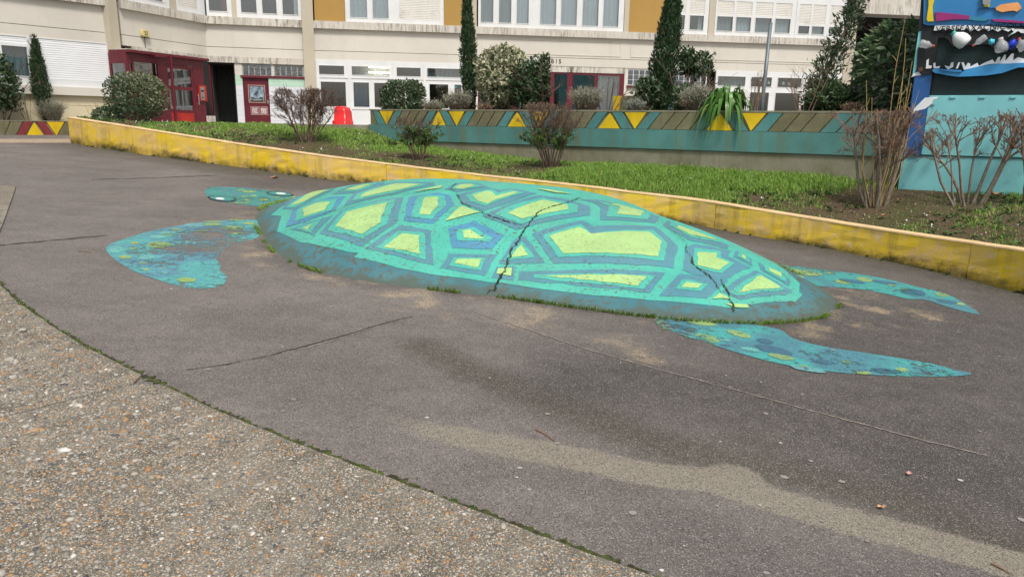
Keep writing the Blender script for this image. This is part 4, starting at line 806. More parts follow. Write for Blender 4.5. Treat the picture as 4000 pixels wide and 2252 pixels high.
window(PB, 690, 798, ZL1, ZU, [(697,772,W0,W1,'S')], 20); pillar(PB, 662, 690, 20, .02, ZL1, ZU); window(PB, 462, 661, ZL1, ZU, [(470,497,W0,W1,'cg'),(506,565,W0,W1,'cg'),(582,641,W0,W1,'cg')], 12)
# raised rectangles on the frieze of the right half
for x0, y0, x1, y1 in [(1882,142,2424,223),(2465,167,2754,236),(2793,178,3270,246)]:
    a, b_, z0, z1 = PD.rect(x0, y0, x1, y1); z0, z1 = PD.sz(2424, 223)[1], PD.sz(2424, 167)[1]; m = MB(); t_ = .02
    PD.box(m, a, b_, z0, z0+t_, -.01, .014); PD.box(m, a, b_, z1-t_, z1, -.01, .014); PD.box(m, a, a+t_, z0+t_, z1-t_, -.01, .014); PD.box(m, b_-t_, b_, z0+t_, z1-t_, -.01, .014); m.build('frieze_moulding', M_WALL, bld)
# ---- ground floor, glazed white front
rr_ = lambda x0, y0, x1, y1: PD.rect(x0, y0, x1, y1, .03)
c1 = lambda x, y: (1200+x/3.68, 220+y/3.68)
def gpane(x0, y0, x1, y1, kd): (ax, ay), (bx, by) = c1(x0, y0), c1(x1, y1); s0, s1, z0, z1 = rr_(ax, ay, bx, by); return (ax, bx, z0, z1, kd)
zt0, zt1 = rr_(*c1(640, 135), *c1(1190, 290))[2:]; zl0, zl1 = rr_(*c1(655, 380), *c1(895, 738))[2:]
gp = [(*[c1(x, 0)[0] for x in (a, b_)], zt0, zt1, kd) for a, b_, kd in ((172,546,'g'),(640,1190,'g'),(1283,1640,'g'),(1718,2225,'cg'))]
gp += [(*[c1(x, 0)[0] for x in (a, b_)], zl0, zl1+.03, kd) for a, b_, kd in ((187,560,'g'),(655,895,'cb'),(955,1190,'g'),(1285,1400,'g'),(1440,1640,'g'),(1750,2035,'g'),(2110,2225,'g'))]
window(PD, 1232, 1836, ZT-.05, ZH, gp, 330, .03)
for xx in (1243, 1366, 1540, 1659):
    s_ = PD.sz(xx, 330, .05)[0]; bbox('window_post', PD, s_-.045, s_+.045, ZT-.04, ZH-.01, .03, .055, M_WHITE)
for y_ in (303, 424):
    z_ = PD.sz(1400, y_, .05)[1]; bbox('window_rail', PD, PD.sz(1236, 300)[0], PD.sz(1834, 300)[0], z_-.03, z_+.03, .03, .048, M_WHITE)
lit = NT('lamp_tube'); em = lit.n('Emission'); em.inputs[0].default_value = (1, .8, .55, 1); em.inputs[1].default_value = 22; lit.l(em.outputs[0], lit.out.inputs[0])
for yy in (262, 283):
    a, z = PD.sz(1440, yy, -.5); b_ = PD.sz(1521, yy+2, -.5)[0]; PD.box(MB(), a, b_, z-.012, z+.012, -.55, -.5).build('ceiling_lamp', lit.m, bld)
a, b_, z0, z1 = rr_(*c1(640, 135), *c1(1190, 285)); PD.box(MB(), a-.1, b_+.1, z0-.1, z1+.15, -.85, -.8).build('room_wall_lit', plain('blue_grey_room_wall', (.45, .52, .6), .9), bld)
pbox('sticker', PD, *c1(2112, 415), *c1(2150, 455), -.004, .0, plain('teal_sticker', (.03, .33, .36), .5), off=0.)
# ---- ground floor, dark red doors in the middle section
a, b_ = PD.sz(1866, 330)[0], PD.sz(2440, 330)[0]; zl = PD.sz(2300, 285)[1]
bbox('stained_lintel', PD, a, b_, zl, ZH, -.24, .0, M_LEDGE)
window(PD, 1868, 2438, ZT-.05, zl, [(1872,2005,ZT+.1,zl-.05,'g'),(2015,2150,ZT+.1,zl-.05,'g'),(2165,2216,ZT+.05,zl-.05,'g'),(2236,2322,ZT+.1,zl-.06,'g'),(2332,2421,ZT+.1,zl-.06,'cg')], 340, -.02, mat=M_RED)
# ---- glass bricks and wall beyond
a0_, a1_ = PD.sz(2438, 330)[0], PD.sz(2792, 330)[0]; gz0, gz1 = PD.sz(2490, 331)[1], PD.sz(2490, 273)[1]; gs0, gs1 = PD.sz(2452, 300)[0], PD.sz(2760, 300)[0]
bbox('wall', PD, a0_, gs0-.03, ZT-.1, ZH, -.24, 0, M_WALL); bbox('wall', PD, gs0-.03, a1_, gz1+.02, ZH, -.24, 0, M_WALL); bbox('wall', PD, gs0-.03, a1_, ZT-.1, gz0-.1, -.24, -.05, M_WALL); bbox('red_lintel', PD, gs0-.03, a1_, gz0-.1, gz0-.04, -.24, .03, M_RED)
def bricks(pl, s0, s1, z0, z1, nx, nz, parent, n1=.0):
    bbox('glass_brick_frame', pl, s0-.03, s1+.03, z0-.03, z1+.03, -.12, n1-.02, M_WHITE, parent)
    for i in range(nx):
        for j in range(nz):
            w_ = (s1-s0)/nx; h_ = (z1-z0)/nz; bbox('glass_block', pl, s0+i*w_+.017, s0+(i+1)*w_-.017, z0+j*h_+.017, z0+(j+1)*h_-.017, -.05, n1, M_GB, parent)
bricks(PD, gs0, gs1, gz0, gz1, 14, 3, bld)
# ---- ground floor windows at the right
q = lambda x, y: (2700+x/3.626, y/3.626)
zu0, zu1 = PD.sz(2850, 338)[1], PD.sz(2850, 297)[1]; zv0, zv1 = ZT+.15, PD.sz(2980, 360)[1]
window(PD, 2794, 3300, ZT-.05, ZH, [(2800,2911,zu0,zu1,'cg'),(2930,3014,zu0,zu1,'g'),(3034,3130,zu0,zu1,'g'),(3150,3285,zu0,zu1,'g'),(2800,2911,zv0,zv1,'g'),(2930,3008,zv0,zv1,'g'),(3030,3130,zv0,zv1,'g'),(3150,3285,zv0,zv1,'g')], 340, .03)
M_STAR = plain('paper_star', (.62, .7, .58), .8)
for cx_, cy_ in [(2972,313),(3003,323),(3036,318),(3060,326),(3082,328)]:
    s_, z_ = PD.sz(cx_, cy_, -.02); pol = [(s_+(.085 if k % 2 == 0 else .036)*math.sin(k*math.pi/5+.2*cx_), z_+(.085 if k % 2 == 0 else .036)*math.cos(k*math.pi/5+.2*cx_)) for k in range(10)][::-1]
    PD.prism(MB(), pol, -.024, -.018).build('paper_star', M_STAR, bld)
# ---- passage at the right end
sp0 = PD.L+.05; bm0, bm1 = PD.sz(3450, 58)[1], 7.2
b = MB(); PD.box(b, sp0, sp0+7, bm0, bm1, -.6, .1); b.build('passage_beam', M_LEDGE, bld)
b = MB(); PD.box(b, sp0, sp0+7, ZT-.1, bm0, -4.2, -4.1); PD.box(b, sp0+6.9, sp0+7, ZT-.1, bm0, -4.1, 0); PD.box(b, sp0-.4, sp0, ZT-.1, bm0, -4.1, -.3); PD.box(b, sp0, sp0+6.9, bm0-.05, bm0-.002, -4.1, -.61); b.build('passage_wall', M_DARK, bld)
bbox('upper_wall', PD, sp0, sp0+7, bm1, 9.6, -.25, 0, M_WALL)
# ---- wing on the left
z = lambda x, y: PA.sz(x, y)[1]
zw0, zw1 = z(433, 332), ZH; zs0 = z(433, 378); 
bbox('sill_ledge', PA, 0, PA.L, zs0, z(433, 347), -.25, .1, M_WALL); zl1 = z(433, 416); bbox('lower_wall', PA, 0, PA.L, zl1+.008, zs0, -.25, 0, M_WALLY); bbox('lower_wall', PA, 0, PA.L, .6, zl1, -.25, .01, M_WALLY)
bbox('window_sill', PA, 0, PA.L, z(433, 347), zw0-.0, -.25, .03, M_WHITE)
zc = zw1-.02; zr = z(60, 172)
window(PA, -150, 130, zw0, zw1, [(-60,-20,zw0+.1,zc,'cw'),(8,113,zw0+.1,zc,f'SW:{(zc-zr)/(zc-zw0-.1):.2f}:cg')], 230); window(PA, 131, 436, zw0, zw1, [(144,420,zw0+.07,zc,'SW')], 230)
# ---- 23: red glazed entrance box
EN = .62; k1 = lambda x, y: (430+x/3.22, 170+y/3.22)
ent_s0, ent_s1 = PB.sz(509, 300, EN)[0], min(PB.L-.02, PB.sz(796, 300, EN)[0]); eht = PB.sz(650, 222, EN)[1]
ent = bld
bbox('stained_lintel', PB, .3, PB.L, eht+.12, ZH, -.24, .03, M_LEDGE)
b = MB(); cs0 = PB.sz(500, 200, EN)[0]-.08; PB.box(b, cs0, ent_s1+.15, eht, eht+.07, 0.02, EN+.12); b.build('entrance_canopy', M_RED, bld)
bbox('canopy_gravel', PB, cs0+.05, ent_s1+.1, eht+.07, eht+.1, .02, EN, M_LEDGE)
def ent_bars(pl, segs, n0, n1, name, mat):
    m = MB()
    for s0, s1, z0, z1 in segs: pl.box(m, s0, s1, z0, z1, n0, n1)
    return m.build(name, mat, bld)
cols = [PB.sz(k1(x, 600)[0], 350, EN)[0] for x in (255, 330, 630, 680, 720, 1060, 1130, 1190)]
zb_ = ZT; H_ = eht-.002
def zat(x, y): return PB.sz(*k1(x, y), EN)[1]
ent_bars(PB, [(cols[0]-.04, cols[0]+.06, zb_, H_), (cols[1]-.05, cols[1], zb_, H_), (cols[2], cols[4], zb_, H_), (cols[5], min(cols[7], PB.L), zb_, H_), (cols[0]+.06, cols[1]-.05, H_-.28, H_), (cols[1], cols[2], H_-.22, H_), (cols[4], cols[5], H_-.2, H_), (cols[1], cols[2], zb_, zb_+.35), (cols[0]+.06, cols[1]-.05, zb_, zb_+.35)], EN-.07, EN, 'entrance_frame', M_RED)
zmid = zat(900, 565); dm = MB()
for s0, s1, z0, z1 in [(cols[4]+.005, cols[4]+.08, zb_+.02, H_-.21), (cols[5]-.075, cols[5]-.005, zb_+.02, H_-.21), (cols[4]+.08, cols[5]-.075, zmid-.05, zmid+.05), (cols[4]+.08, cols[5]-.075, H_-.3, H_-.21), (cols[4]+.08, cols[5]-.075, zb_+.3, zb_+.38)]: PB.box(dm, s0, s1, z0, z1, EN-.05, EN-.006)
door = dm.build('entrance_door', M_RED, bld)
PB.box(MB(), cols[4]+.08, cols[5]-.075, zb_+.02, zb_+.3, EN-.045, EN-.012).build('kick_panel', M_RED2, door)
PB.box(MB(), cols[4]+.08, cols[5]-.075, zb_+.38, H_-.3, EN-.032, EN-.026).build('pane', M_GLASS, door)
hs_ = PB.sz(*k1(1100, 700), EN)[0]; hz0, hz1 = zat(1100, 770), zat(1100, 635)
MB().tube([PB.w(hs_, hz0, EN+.05), PB.w(hs_, hz1, EN+.05)], .015, 8).tube([PB.w(hs_, hz0+.04, EN-.01), PB.w(hs_, hz0+.04, EN+.05)], .009, 6).tube([PB.w(hs_, hz1-.04, EN-.01), PB.w(hs_, hz1-.04, EN+.05)], .009, 6).build('handle', M_STEEL, door)
pbox('notice', PB, *k1(975, 255), *k1(1035, 300), EN-.024, EN-.018, plain('notice_paper', (.75, .77, .8), .7), door, off=EN)
for a, b_, z0, z1 in ((cols[1], cols[2], zb_+.35, H_-.22), (cols[0]+.06, cols[1]-.05, zb_+.35, H_-.28)): PB.box(MB(), a, b_, z0, z1, EN-.04, EN-.034).build('pane', M_GLASS, bld)
# side of the box
b = MB(); c0 = cols[0]-.04
PB.box(b, c0, c0+.06, zb_, H_, .0, .07); PB.box(b, c0, c0+.06, H_-.28, H_, .07, EN-.07); PB.box(b, c0, c0+.06, zb_, zb_+.3, .07, EN-.07); b.build('entrance_side_frame', M_RED, bld); PB.box(MB(), c0+.02, c0+.026, zb_+.3, H_-.28, .07, EN-.07).build('pane', M_GLASS, bld)
ic = PB.box(MB(), *[PB.sz(k1(x, 0)[0], 370, EN)[0] for x in (1112, 1200)], zat(1150, 725), zat(1150, 530), EN, EN+.05).build('intercom_box', M_RED2, bld)
pbox('intercom_plate', PB, *k1(1135, 545), *k1(1195, 712), EN+.05, EN+.06, M_STEEL, ic); pbox('display', PB, *k1(1145, 585), *k1(1180, 610), EN+.06, EN+.064, M_DARK, ic); pbox('button', PB, *k1(1160, 672), *k1(1178, 690), EN+.06, EN+.068, M_DARK, ic)
bbox('back_wall', PB, 0, PB.L, ZT-.1, ZH, -2.45, -2.4, M_DARK); pst = PB.sz(k1(890, 0)[0], 350, -.8)[0]; bbox('inner_post', PB, pst, pst+.07, ZT, ZH-.3, -.85, -.8, plain('cream_post', (.6, .55, .45), .6))
bbox('stone_block', PB, ent_s1-.05, ent_s1+.14, ZT, ZT+.22, EN+.02, EN+.2, M_LEDGE)
m = MB(); ps_ = PB.sz(k1(800, 0)[0], 350, EN+.3)[0]; ztp = PB.sz(*k1(770, 160), EN+.31)[1]; PB.box(m, ps_-.03, ps_+.03, ZT, ztp, EN+.25, EN+.31); PB.box(m, ps_-.5, ps_+.03, ztp-.05, ztp, EN+.19, EN+.249); m.build('open_door_post', M_RED, bld)
bbox('red_jamb', PC, -.12, .05, ZT-.05, PC.sz(*k1(1900, 255))[1], -.3, -.03, M_RED); bbox('shaded_infill', PB, PB.L-.35, PB.L-.005, ZT-.05, ZH-.01, -.2, .02, M_DARK)  # infill coloured near-black, the shade on the red put into its colour
# ---- dark passage, red picture door, glass bricks, tiled wall
def C_(x, y): return k1(x, y)
cz = lambda x, y, o=0.: PC.sz(*C_(x, y), o); lz = cz(1900, 255)[1]
bbox('stained_lintel', PC, 0, PC.L, lz, ZH, -.24, .03, M_LEDGE)
sd0, sd1 = cz(1585, 600)[0], cz(1690, 600)[0]
gt = bbox('dark_gate', PC, 0.0, sd0, ZT-.05, lz, -1.3, -1.25, plain('dark_green_gate', (.018, .024, .02), .5, .2), bld)
for i in range(4):
    for j in range(7): PC.box(MB(), .05+i*(sd0-.05)/4+.03, .05+(i+1)*(sd0-.05)/4-.03, ZT+.05+j*.29+.03, ZT+.05+(j+1)*.29-.03, -1.25, -1.22).build('gate_panel', bpy.data.materials['dark_green_gate'], gt)
b = MB(); PC.box(b, sd0-.03, sd0, ZT-.05, lz, -1.25, -.02); PC.box(b, 0, sd0-.03, lz-.05, lz-.004, -1.24, -.02); b.build('passage_lining', M_DARK, bld)
tw = cz(2440, 600)[0]; d0_, d1_ = cz(1680, 700)[0], cz(2005, 700)[0]; dzt = cz(1850, 425)[1]
bw = bbox('tiled_wall', PC, sd0, d0_, ZT-.05, lz, -.2, -.02, M_GROUT); bw2 = bbox('tiled_wall', PC, d1_, PC.L, ZT-.05, dzt-.02, -.2, -.02, M_GROUT); bbox('wall', PC, d0_, PC.L, dzt+.05, lz, -.2, -.02, M_WALL)
zg_ = cz(2200, 540)[1]; tsz = .155
for (a, e_, par, top) in ((sd0, d0_, bw, lz), (d1_, PC.L-.02, bw2, dzt-.02)):
    nxt = max(1, int((e_-a)/tsz)); tw_ = (e_-a)/nxt; zz = ZT-.05
    while zz < top-.02:
        z2 = min(zz+tsz, top)
        for i in range(nxt):
            mat = M_TILEG if zg_-.05 < zz < zg_+.2 else (M_WALL if zz > zg_+.18 else M_TILE)
            PC.box(MB(), a+i*tw_+.002, a+(i+1)*tw_-.002, zz+.002, z2-.002, -.02, -.008).build('tile', mat, par)
        zz += tsz
bbox('red_lintel', PC, d0_-.05, PC.L, dzt-.02, dzt+.05, -.19, .02, M_RED)
gb0, gb1 = cz(1850, 395)[1], cz(1850, 268)[1]
bricks(PC, cz(1672, 330)[0], cz(2032, 330)[0], gb0, gb1, 5, 2, bld); bricks(PC, cz(2070, 340)[0], cz(2425, 340)[0], cz(2200, 405)[1], cz(2200, 282)[1], 5, 2, bld)
rd = bbox('picture_door', PC, d0_+.01, d1_-.01, ZT-.03, dzt-.025, -.12, -.05, plain('maroon_door', (.1, .012, .02), .45, .2, 5))
M_PINK = plain('pink_trim', (.45, .3, .24), .6)
def door_frame(x0, y0, x1, y1, t=.02):
    s0, s1, z0, z1 = (*[cz(x, 640)[0] for x in (x0, x1)], cz(1850, y1)[1], cz(1850, y0)[1]); m = MB(); PC.box(m, s0, s1, z0, z0+t, -.05, -.04); PC.box(m, s0, s1, z1-t, z1, -.05, -.04); PC.box(m, s0, s0+t, z0+t, z1-t, -.05, -.04); PC.box(m, s1-t, s1, z0+t, z1-t, -.05, -.04); m.build('trim', M_PINK, rd); return s0, s1, z0, z1
s0, s1, z0, z1 = door_frame(1738, 522, 1952, 745)
pic = PC.box(MB(), s0+.05, s1-.05, z0+.05, z1-.05, -.05, -.043).build('picture', plain('blue_grey_picture', (.2, .27, .33), .6, .6, 9), rd)
hw, hh = s1-s0, z1-z0
P_ = lambda L: [(s0+hw*a, z0+hh*b_) for a, b_ in L]
for nm, pol, mt in (('water', [(.15,.08),(.85,.08),(.85,.3),(.15,.3)], M_DARK), ('basin', [(.25,.12),(.75,.12),(.85,.22),(.15,.22)], plain('pale_blue_print', (.55, .65, .7), .6)), ('plinth', [(.34,.24),(.66,.24),(.66,.32),(.34,.32)], bpy.data.materials['pale_blue_print'])): PC.prism(MB(), P_(pol), -.043, -.040).build(nm, mt, rd)
m = MB(); PC.prism(m, P_([(.3,.45),(.45,.42),(.58,.5),(.6,.62),(.52,.68),(.4,.6)]), -.043, -.039); PC.prism(m, P_([(.56,.6),(.6,.6),(.62,.8),(.58,.8)]), -.043, -.0385); PC.prism(m, P_([(.57,.8),(.78,.8),(.6,.86)]), -.043, -.038); PC.prism(m, P_([(.44,.33),(.46,.33),(.47,.45),(.45,.45)]), -.043, -.0375); PC.prism(m, P_([(.5,.33),(.52,.33),(.53,.46),(.51,.46)]), -.043, -.0376); m.build('heron', plain('heron_print', (.06, .07, .08), .6), rd)
for x0, x1 in ((1755, 1860), (1868, 1970)):
    s0, s1, z0, z1 = door_frame(x0, 793, x1, 898, .014); PC.box(MB(), s0+.035, s1-.035, z0+.035, z1-.035, -.05, -.044).build('print', plain('white_speckled_print', (.6, .5, .52), .6, .5, 60, dirt=(.15, .02, .04), dsc=40, dth=(.48, .55)), rd)
hx, hz = cz(1985, 735); PC.box(MB(), hx-.02, hx+.02, hz-.05, hz+.05, -.05, -.03).build('handle', M_STEEL, rd)
# ---- writing on the walls
def text(txt, size, pl, s_, z_, n, mat, parent, depth=.004, sx=1., font=None, shear=0.):
    cu = bpy.data.curves.new('t', 'FONT'); cu.body = txt; cu.size = size; cu.extrude = depth/2; cu.resolution_u = 3; cu.shear = shear
    ob = bpy.data.objects.new('t', cu); COL.objects.link(ob); bpy.context.view_layer.update(); me = bpy.data.meshes.new_from_object(ob); bpy.data.objects.remove(ob)
    V = [pl.w(s_+v.co.x*sx, z_+v.co.y, n+v.co.z) for v in me.vertices]; F = [tuple(p.vertices) for p in me.polygons]; bpy.data.meshes.remove(me)
    return mk('lettering', V, F, mat, parent)
M_INK = plain('black_lettering', (.025, .025, .025), .7)
s_, z_ = PD.sz(2151, 247); text('B I S', .2, PD, s_, z_, .022, M_INK, bld, sx=1.0); 
lamp = empty('house_number_lamp', PB.w(PB.sz(570, 140)[0], PB.sz(570, 144)[1], .05), 'yellowed square lamp with the number 23 above the entrance', 'lamp')
s0, s1, z0, z1 = PB.rect(556, 117, 585, 145, .1)
def rbox(pl, s0, s1, z0, z1, n0, n1, r):
    m = MB(); pol = []
    for cx_, cz_, a in ((s1-r, z1-r, 0), (s0+r, z1-r, 90), (s0+r, z0+r, 180), (s1-r, z0+r, 270)):
        for k in range(4): t = math.radians(a+k*30); pol.append((cx_+r*math.cos(t), cz_+r*math.sin(t)))
    return pl.prism(m, pol, n0, n1)
rbox(PB, s0, s1, z0, z1, .012, .11, .03).build('lamp_body', plain('yellowed_plastic', (.6, .5, .22), .4), lamp); PB.box(MB(), s0-.012, s1+.0, z0-.015, z0, .012, .1).build('lamp_base', plain('grey_lamp_base', (.25, .24, .2), .5), lamp)
text('23', .15, PB, s0+.045, (z0+z1)/2-.05, .113, M_INK, lamp, sx=.85)
zc_ = z0-.015; sc_ = (s0+s1)/2
MB().tube([PB.w(sc_, zc_, .03), PB.w(sc_+.01, zc_-.1, .03), PB.w(sc_-.005, zc_-.2, .028), PB.w(sc_+.005, zc_-.3, .03)], .008, 5).build('cable', M_INK, lamp)
# ------------------------------------------------------------------ painted kiosk
KA = PLN.w(PLN.sz(3520, 690, .35)[0], 0, .35)[:2]; kd_ = nrm(np.array([1., -.55])); PK = Plane(np.array(KA), np.array(KA)+kd_*6)
kz = PK.sz(3525, 700)[1]; kb = empty('recycling_kiosk', (*KA, kz-.2), 'blue and turquoise painted kiosk with a black toothed mouth and plastic bottles', 'kiosk')
def m_metal(name, a, b, grad=None): return plain(name, a, .45, .1, 2.5, .1, 80, spec=.45, dirt=tuple(np.array(a)*.6), dsc=6, dth=(.62, .8))
MK_B = m_metal('kiosk_blue', (.03, .2, .46), 0); MK_DB = m_metal('kiosk_dark_blue', (.02, .1, .3), 0); MK_T = m_metal('kiosk_turquoise', (.2, .52, .55), 0); MK_K = plain('kiosk_black', (.015, .016, .018), .6, .3, 4); MK_W = plain('kiosk_white', (.72, .74, .76), .5); MK_LB = m_metal('kiosk_lip_blue', (.04, .26, .55), 0)
MK_M = plain('magenta_paint', (.3, .03, .16), .45); MK_Y = plain('kiosk_yellow', (.75, .55, .02), .45, .15); MK_O = plain('kiosk_orange', (.75, .33, .12), .45, .25, 3); MK_TB = plain('teal_fade_paint', (.04, .22, .33), .5)
kq = lambda x, y: (3200+x/3.22, y/3.22)
ks = lambda L, o=0.: [PK.sz(*kq(x, y), o) for x, y in L]
def kp(name, L, n0, n1, mat, o=None): 
    pol = ks(L, n1 if o is None else o); A_ = sum(a[0]*b_[1]-b_[0]*a[1] for a, b_ in zip(pol, pol[1:]+pol[:1]))
    if A_ < 0: pol = pol[::-1]
    return PK.prism(MB(), pol, n0, n1).build(name, mat, kb)
KW = 3.3
b = MB(); PK.box(b, .0, KW, kz-.3, 4.3, -2.2, -.05); b.build('cabinet', MK_T, kb)
zc = PK.sz(3640, 373)[1]; zcr = PK.sz(3700, 612)[1]
PK.box(MB(), .22, KW, zcr+.022, zc, -.05, .02).build('lower_panel', MK_T, kb); PK.box(MB(), -.02, KW+.02, kz-.3, zcr, -.06, .0).build('plinth', MK_T, kb); PK.box(MB(), 0, .215, zcr+.012, zc+.9, -.05, .03).build('side_frame', MK_DB, kb)
kp('wave_stripe', [(1140,1440),(1220,1340),(1330,1230),(1500,1215),(1440,1290),(1330,1370),(1260,1385)], .03, .036, MK_W)
kp('side_frame_light', [(1290,390),(1280,640),(1230,860),(1170,970),(1200,730),(1250,400)], .03, .036, MK_T); kp('wave_stripe', [(1155,975),(1190,925),(1250,900),(1300,940),(1260,950),(1200,955)], .03, .037, MK_W)
for x in (1640, 2010, 2400): kp('hinge', [(x,1235),(x+80,1232),(x+85,1208),(x+5,1210)], .02, .035, MK_T)
kp('latch', [(1420,1320),(1455,1318),(1475,1240),(1440,1245)], .02, .04, MK_T)
zt_ = PK.sz(*kq(1500, 950))[1]; zm1 = PK.sz(*kq(1500, 345))[1]
PK.box(MB(), .2, KW, zc+.004, zm1, -.045, -.02).build('mesh_backing', MK_K, kb)
def mesh_grille():
    m = MB(); r = .006; s0, s1, z0, z1 = .24, 2.6, zc+.02, zm1-.02; p = .032; q_ = .017; k = 0
    for i in range(int((z1-z0)/q_)):
        z = z0+i*q_; n = int((s1-s0)/(p/2)); P = [(s0+j*p/2, z+(q_*.42 if (j+i) % 2 else -q_*.42)) for j in range(n)]
        V = [PK.w(a, b_+.0022, .006) for a, b_ in P]+[PK.w(a, b_-.0022, .006) for a, b_ in P]; m.add(V, [(j, j+n, j+n+1, j+1) for j in range(n-1)])
    o = m.build('mesh_grille', plain('grille_teal', (.045, .1, .1), .5), kb); o['kind'] = 'stuff'
mesh_grille()
kp('mouth_frame', [(1285,385),(1410,385),(1450,430),(1620,350),(1660,380),(1580,470),(1500,480),(1470,700),(1440,860),(1420,930),(1290,945),(1225,870),(1240,620),(1280,520)], .006, .05, MK_K)
kp('upper_jaw', [(1250,380),(1280,0),(1290,-320),(2900,-320),(2900,450),(2570,600),(2400,640),(2190,600),(2080,555),(1920,565),(1680,590),(1620,500),(1560,470),(1620,390),(1450,430),(1400,385)], .02, .05, MK_K)
kp('face_panel', [(1310,300),(1320,-320),(2900,-320),(2900,345),(2576,330),(2200,325),(1900,318),(1350,320)], .05, .07, MK_B)
kp('yellow_brow', [(1380,-200),(1440,-200),(1445,0),(1425,90),(1430,180),(1440,268),(1365,273),(1352,240),(1375,80)], .07, .1, MK_Y)
kp('magenta_fin', [(1460,152),(1700,175),(1900,200),(1880,245),(1700,245),(1470,270)], .07, .1, MK_M); kp('teal_fin', [(1900,201),(2000,215),(2150,240),(2090,265),(1980,262),(1880,246)], .07, .099, MK_TB); kp('magenta_fin', [(2165,242),(2300,245),(2576,270),(2800,290),(2800,310),(2500,290),(2200,272)], .07, .1, MK_M)
kp('orange_fin', [(2218,100),(2280,60),(2420,40),(2500,32),(2530,70),(2545,105),(2490,148),(2440,135),(2380,140),(2300,155),(2230,130)], .07, .1, MK_O); kp('blue_rod', [(2000,105),(2220,95),(2220,103),(2010,113)], .07, .09, MK_DB)
bt = kp('yellow_bracket', [(2045,-60),(2165,-60),(2140,85),(2075,88)], .07, .11, MK_Y); s_, z_ = PK.sz(*kq(2105, 25), .11); PK.prism(MB(), [(s_+.045*math.cos(t), z_+.045*math.sin(t)) for t in np.linspace(0, 6.283, 13)[:-1]], .11, .125).build('bolt_disc', M_STEEL, bt)
# white teeth with black letters
kp('upper_teeth', [(1440,385),(1455,325),(1800,318),(2200,335),(2576,370),(2576,420),(2540,415),(2500,390),(2460,415),(2420,370),(2380,400),(2300,370),(2250,400),(2180,365),(2130,390),(2060,360),(2000,392),(1950,365),(1900,395),(1860,360),(1800,385),(1760,362),(1700,385),(1640,360),(1600,380),(1540,365),(1500,388)], .05, .075, MK_W)
s_, z_ = PK.sz(*kq(1462, 402), .077); text('VERSEEAXACNICOLESX', .105, PK, s_, z_, .078, MK_K, kb, sx=1.02)
for L in ([(1340,865),(1350,760),(1380,740),(1375,820),(1420,830),(1410,860)], [(1440,860),(1435,800),(1460,785),(1465,840),(1520,830),(1510,862)], [(1575,825),(1600,830),(1640,840),(1660,790),(1690,780),(1685,840),(1620,878)], [(1720,865),(1750,790),(1775,780),(1745,860)], [(1820,880),(1790,790),(1815,780),(1840,840),(1870,790),(1900,800),(1900,840),(1990,790),(2010,830),(2080,790),(2130,770),(2180,750),(2210,790),(2250,720),(2280,715),(2270,780),(2330,690),(2350,690),(2340,770),(2420,675),(2450,675),(2440,760),(2500,720),(2576,740),(2700,720),(2700,790),(2400,800),(2150,805),(1950,850)]): kp('lower_tooth', L, .02, .06, MK_W)
kp('lower_lip', [(1420,890),(1440,868),(1520,868),(1800,905),(1860,870),(2150,812),(2576,790),(2900,770),(2900,840),(2500,850),(2300,920),(2100,950),(1900,960),(1750,965),(1600,945),(1450,915)], .02, .09, MK_LB); kp('lip_fold', [(1520,868),(1790,882),(1795,908),(1700,905),(1540,893)], .09, .11, MK_B)
s_, z_ = PK.sz(*kq(1275, 875), .05); PK.prism(MB(), [(s_+.032*math.cos(t), z_+.032*math.sin(t)) for t in np.linspace(0, 6.283, 13)[:-1]], .05, .065).build('rusty_bolt', plain('rust', (.1, .05, .03), .8), kb)
# plastic bottles fixed to the mouth
t = NT('clear_plastic'); t.fin((.6, .62, .64), .18, .6); t.b.inputs['Alpha'].default_value = .4; t.bump(t.noise(35, 4), .6, .01); M_PET = t.m
M_PETW = plain('white_plastic', (.72, .72, .74), .35, .05)
def bottle(x0, y0, x1, y1, r, mat, capmat, label, prof, n=.13, name='plastic_bottle', capname='cap', grp='bottles fixed to the kiosk mouth'):
    A_ = np.array(PK.w(*PK.sz(*kq(x0, y0), n), n)); B_2 = np.array(PK.w(*PK.sz(*kq(x1, y1), n), n)); d = B_2-A_
    o = empty(name, A_, label, 'bottle' if 'bottle' in name else 'cap', grp)
    MB().tube([A_+d*t_ for t_, _ in prof], [r*q_ for _, q_ in prof], 12).build('body', mat, o, smooth=True)
    if capmat: MB().tube([A_-d*.02, A_-d*.16], r*.36, 10).build(capname, capmat, o)
PF = [(0,.3),(.12,.33),(.3,.85),(.42,1),(.55,.9),(.7,1),(.95,.98),(1,.8)]; PJ = [(0,.35),(.1,.5),(.3,.85),(.5,1),(.75,1.02),(.93,.9),(1,.6)]
M_CAPR = plain('red_cap', (.5, .06, .05), .4); M_CAPG = plain('green_cap', (.05, .4, .33), .4); M_CAPB = plain('blue_cap', (.02, .05, .5), .35); M_CAPC = plain('cyan_cap', (.08, .5, .65), .35)
bottle(1425, 580, 1265, 545, .055, M_PET, M_CAPR, 'clear crumpled bottle with red cap on the left edge of the kiosk mouth', PF)
bottle(1700, 430, 1850, 560, .1, M_PETW, M_CAPG, 'big white plastic jug with green lid on the kiosk mouth', PJ, .19)
bottle(1950, 565, 2100, 460, .045, M_PET, M_CAPR, 'slim clear bottle with red cap beside the white jug', PF)
bottle(2285, 500, 2300, 660, .08, M_PET, plain('white_cap', (.7, .7, .7), .4), 'crumpled clear bottle with white cap between two blue caps', PJ, .15)
bottle(2515, 505, 2600, 620, .075, M_PET, M_CAPR, 'clear bottle with red cap cut by the right picture edge', PF)
CP = [(0,.7),(.2,.72),(.22,1),(.6,1),(.62,.8),(1,.8)]
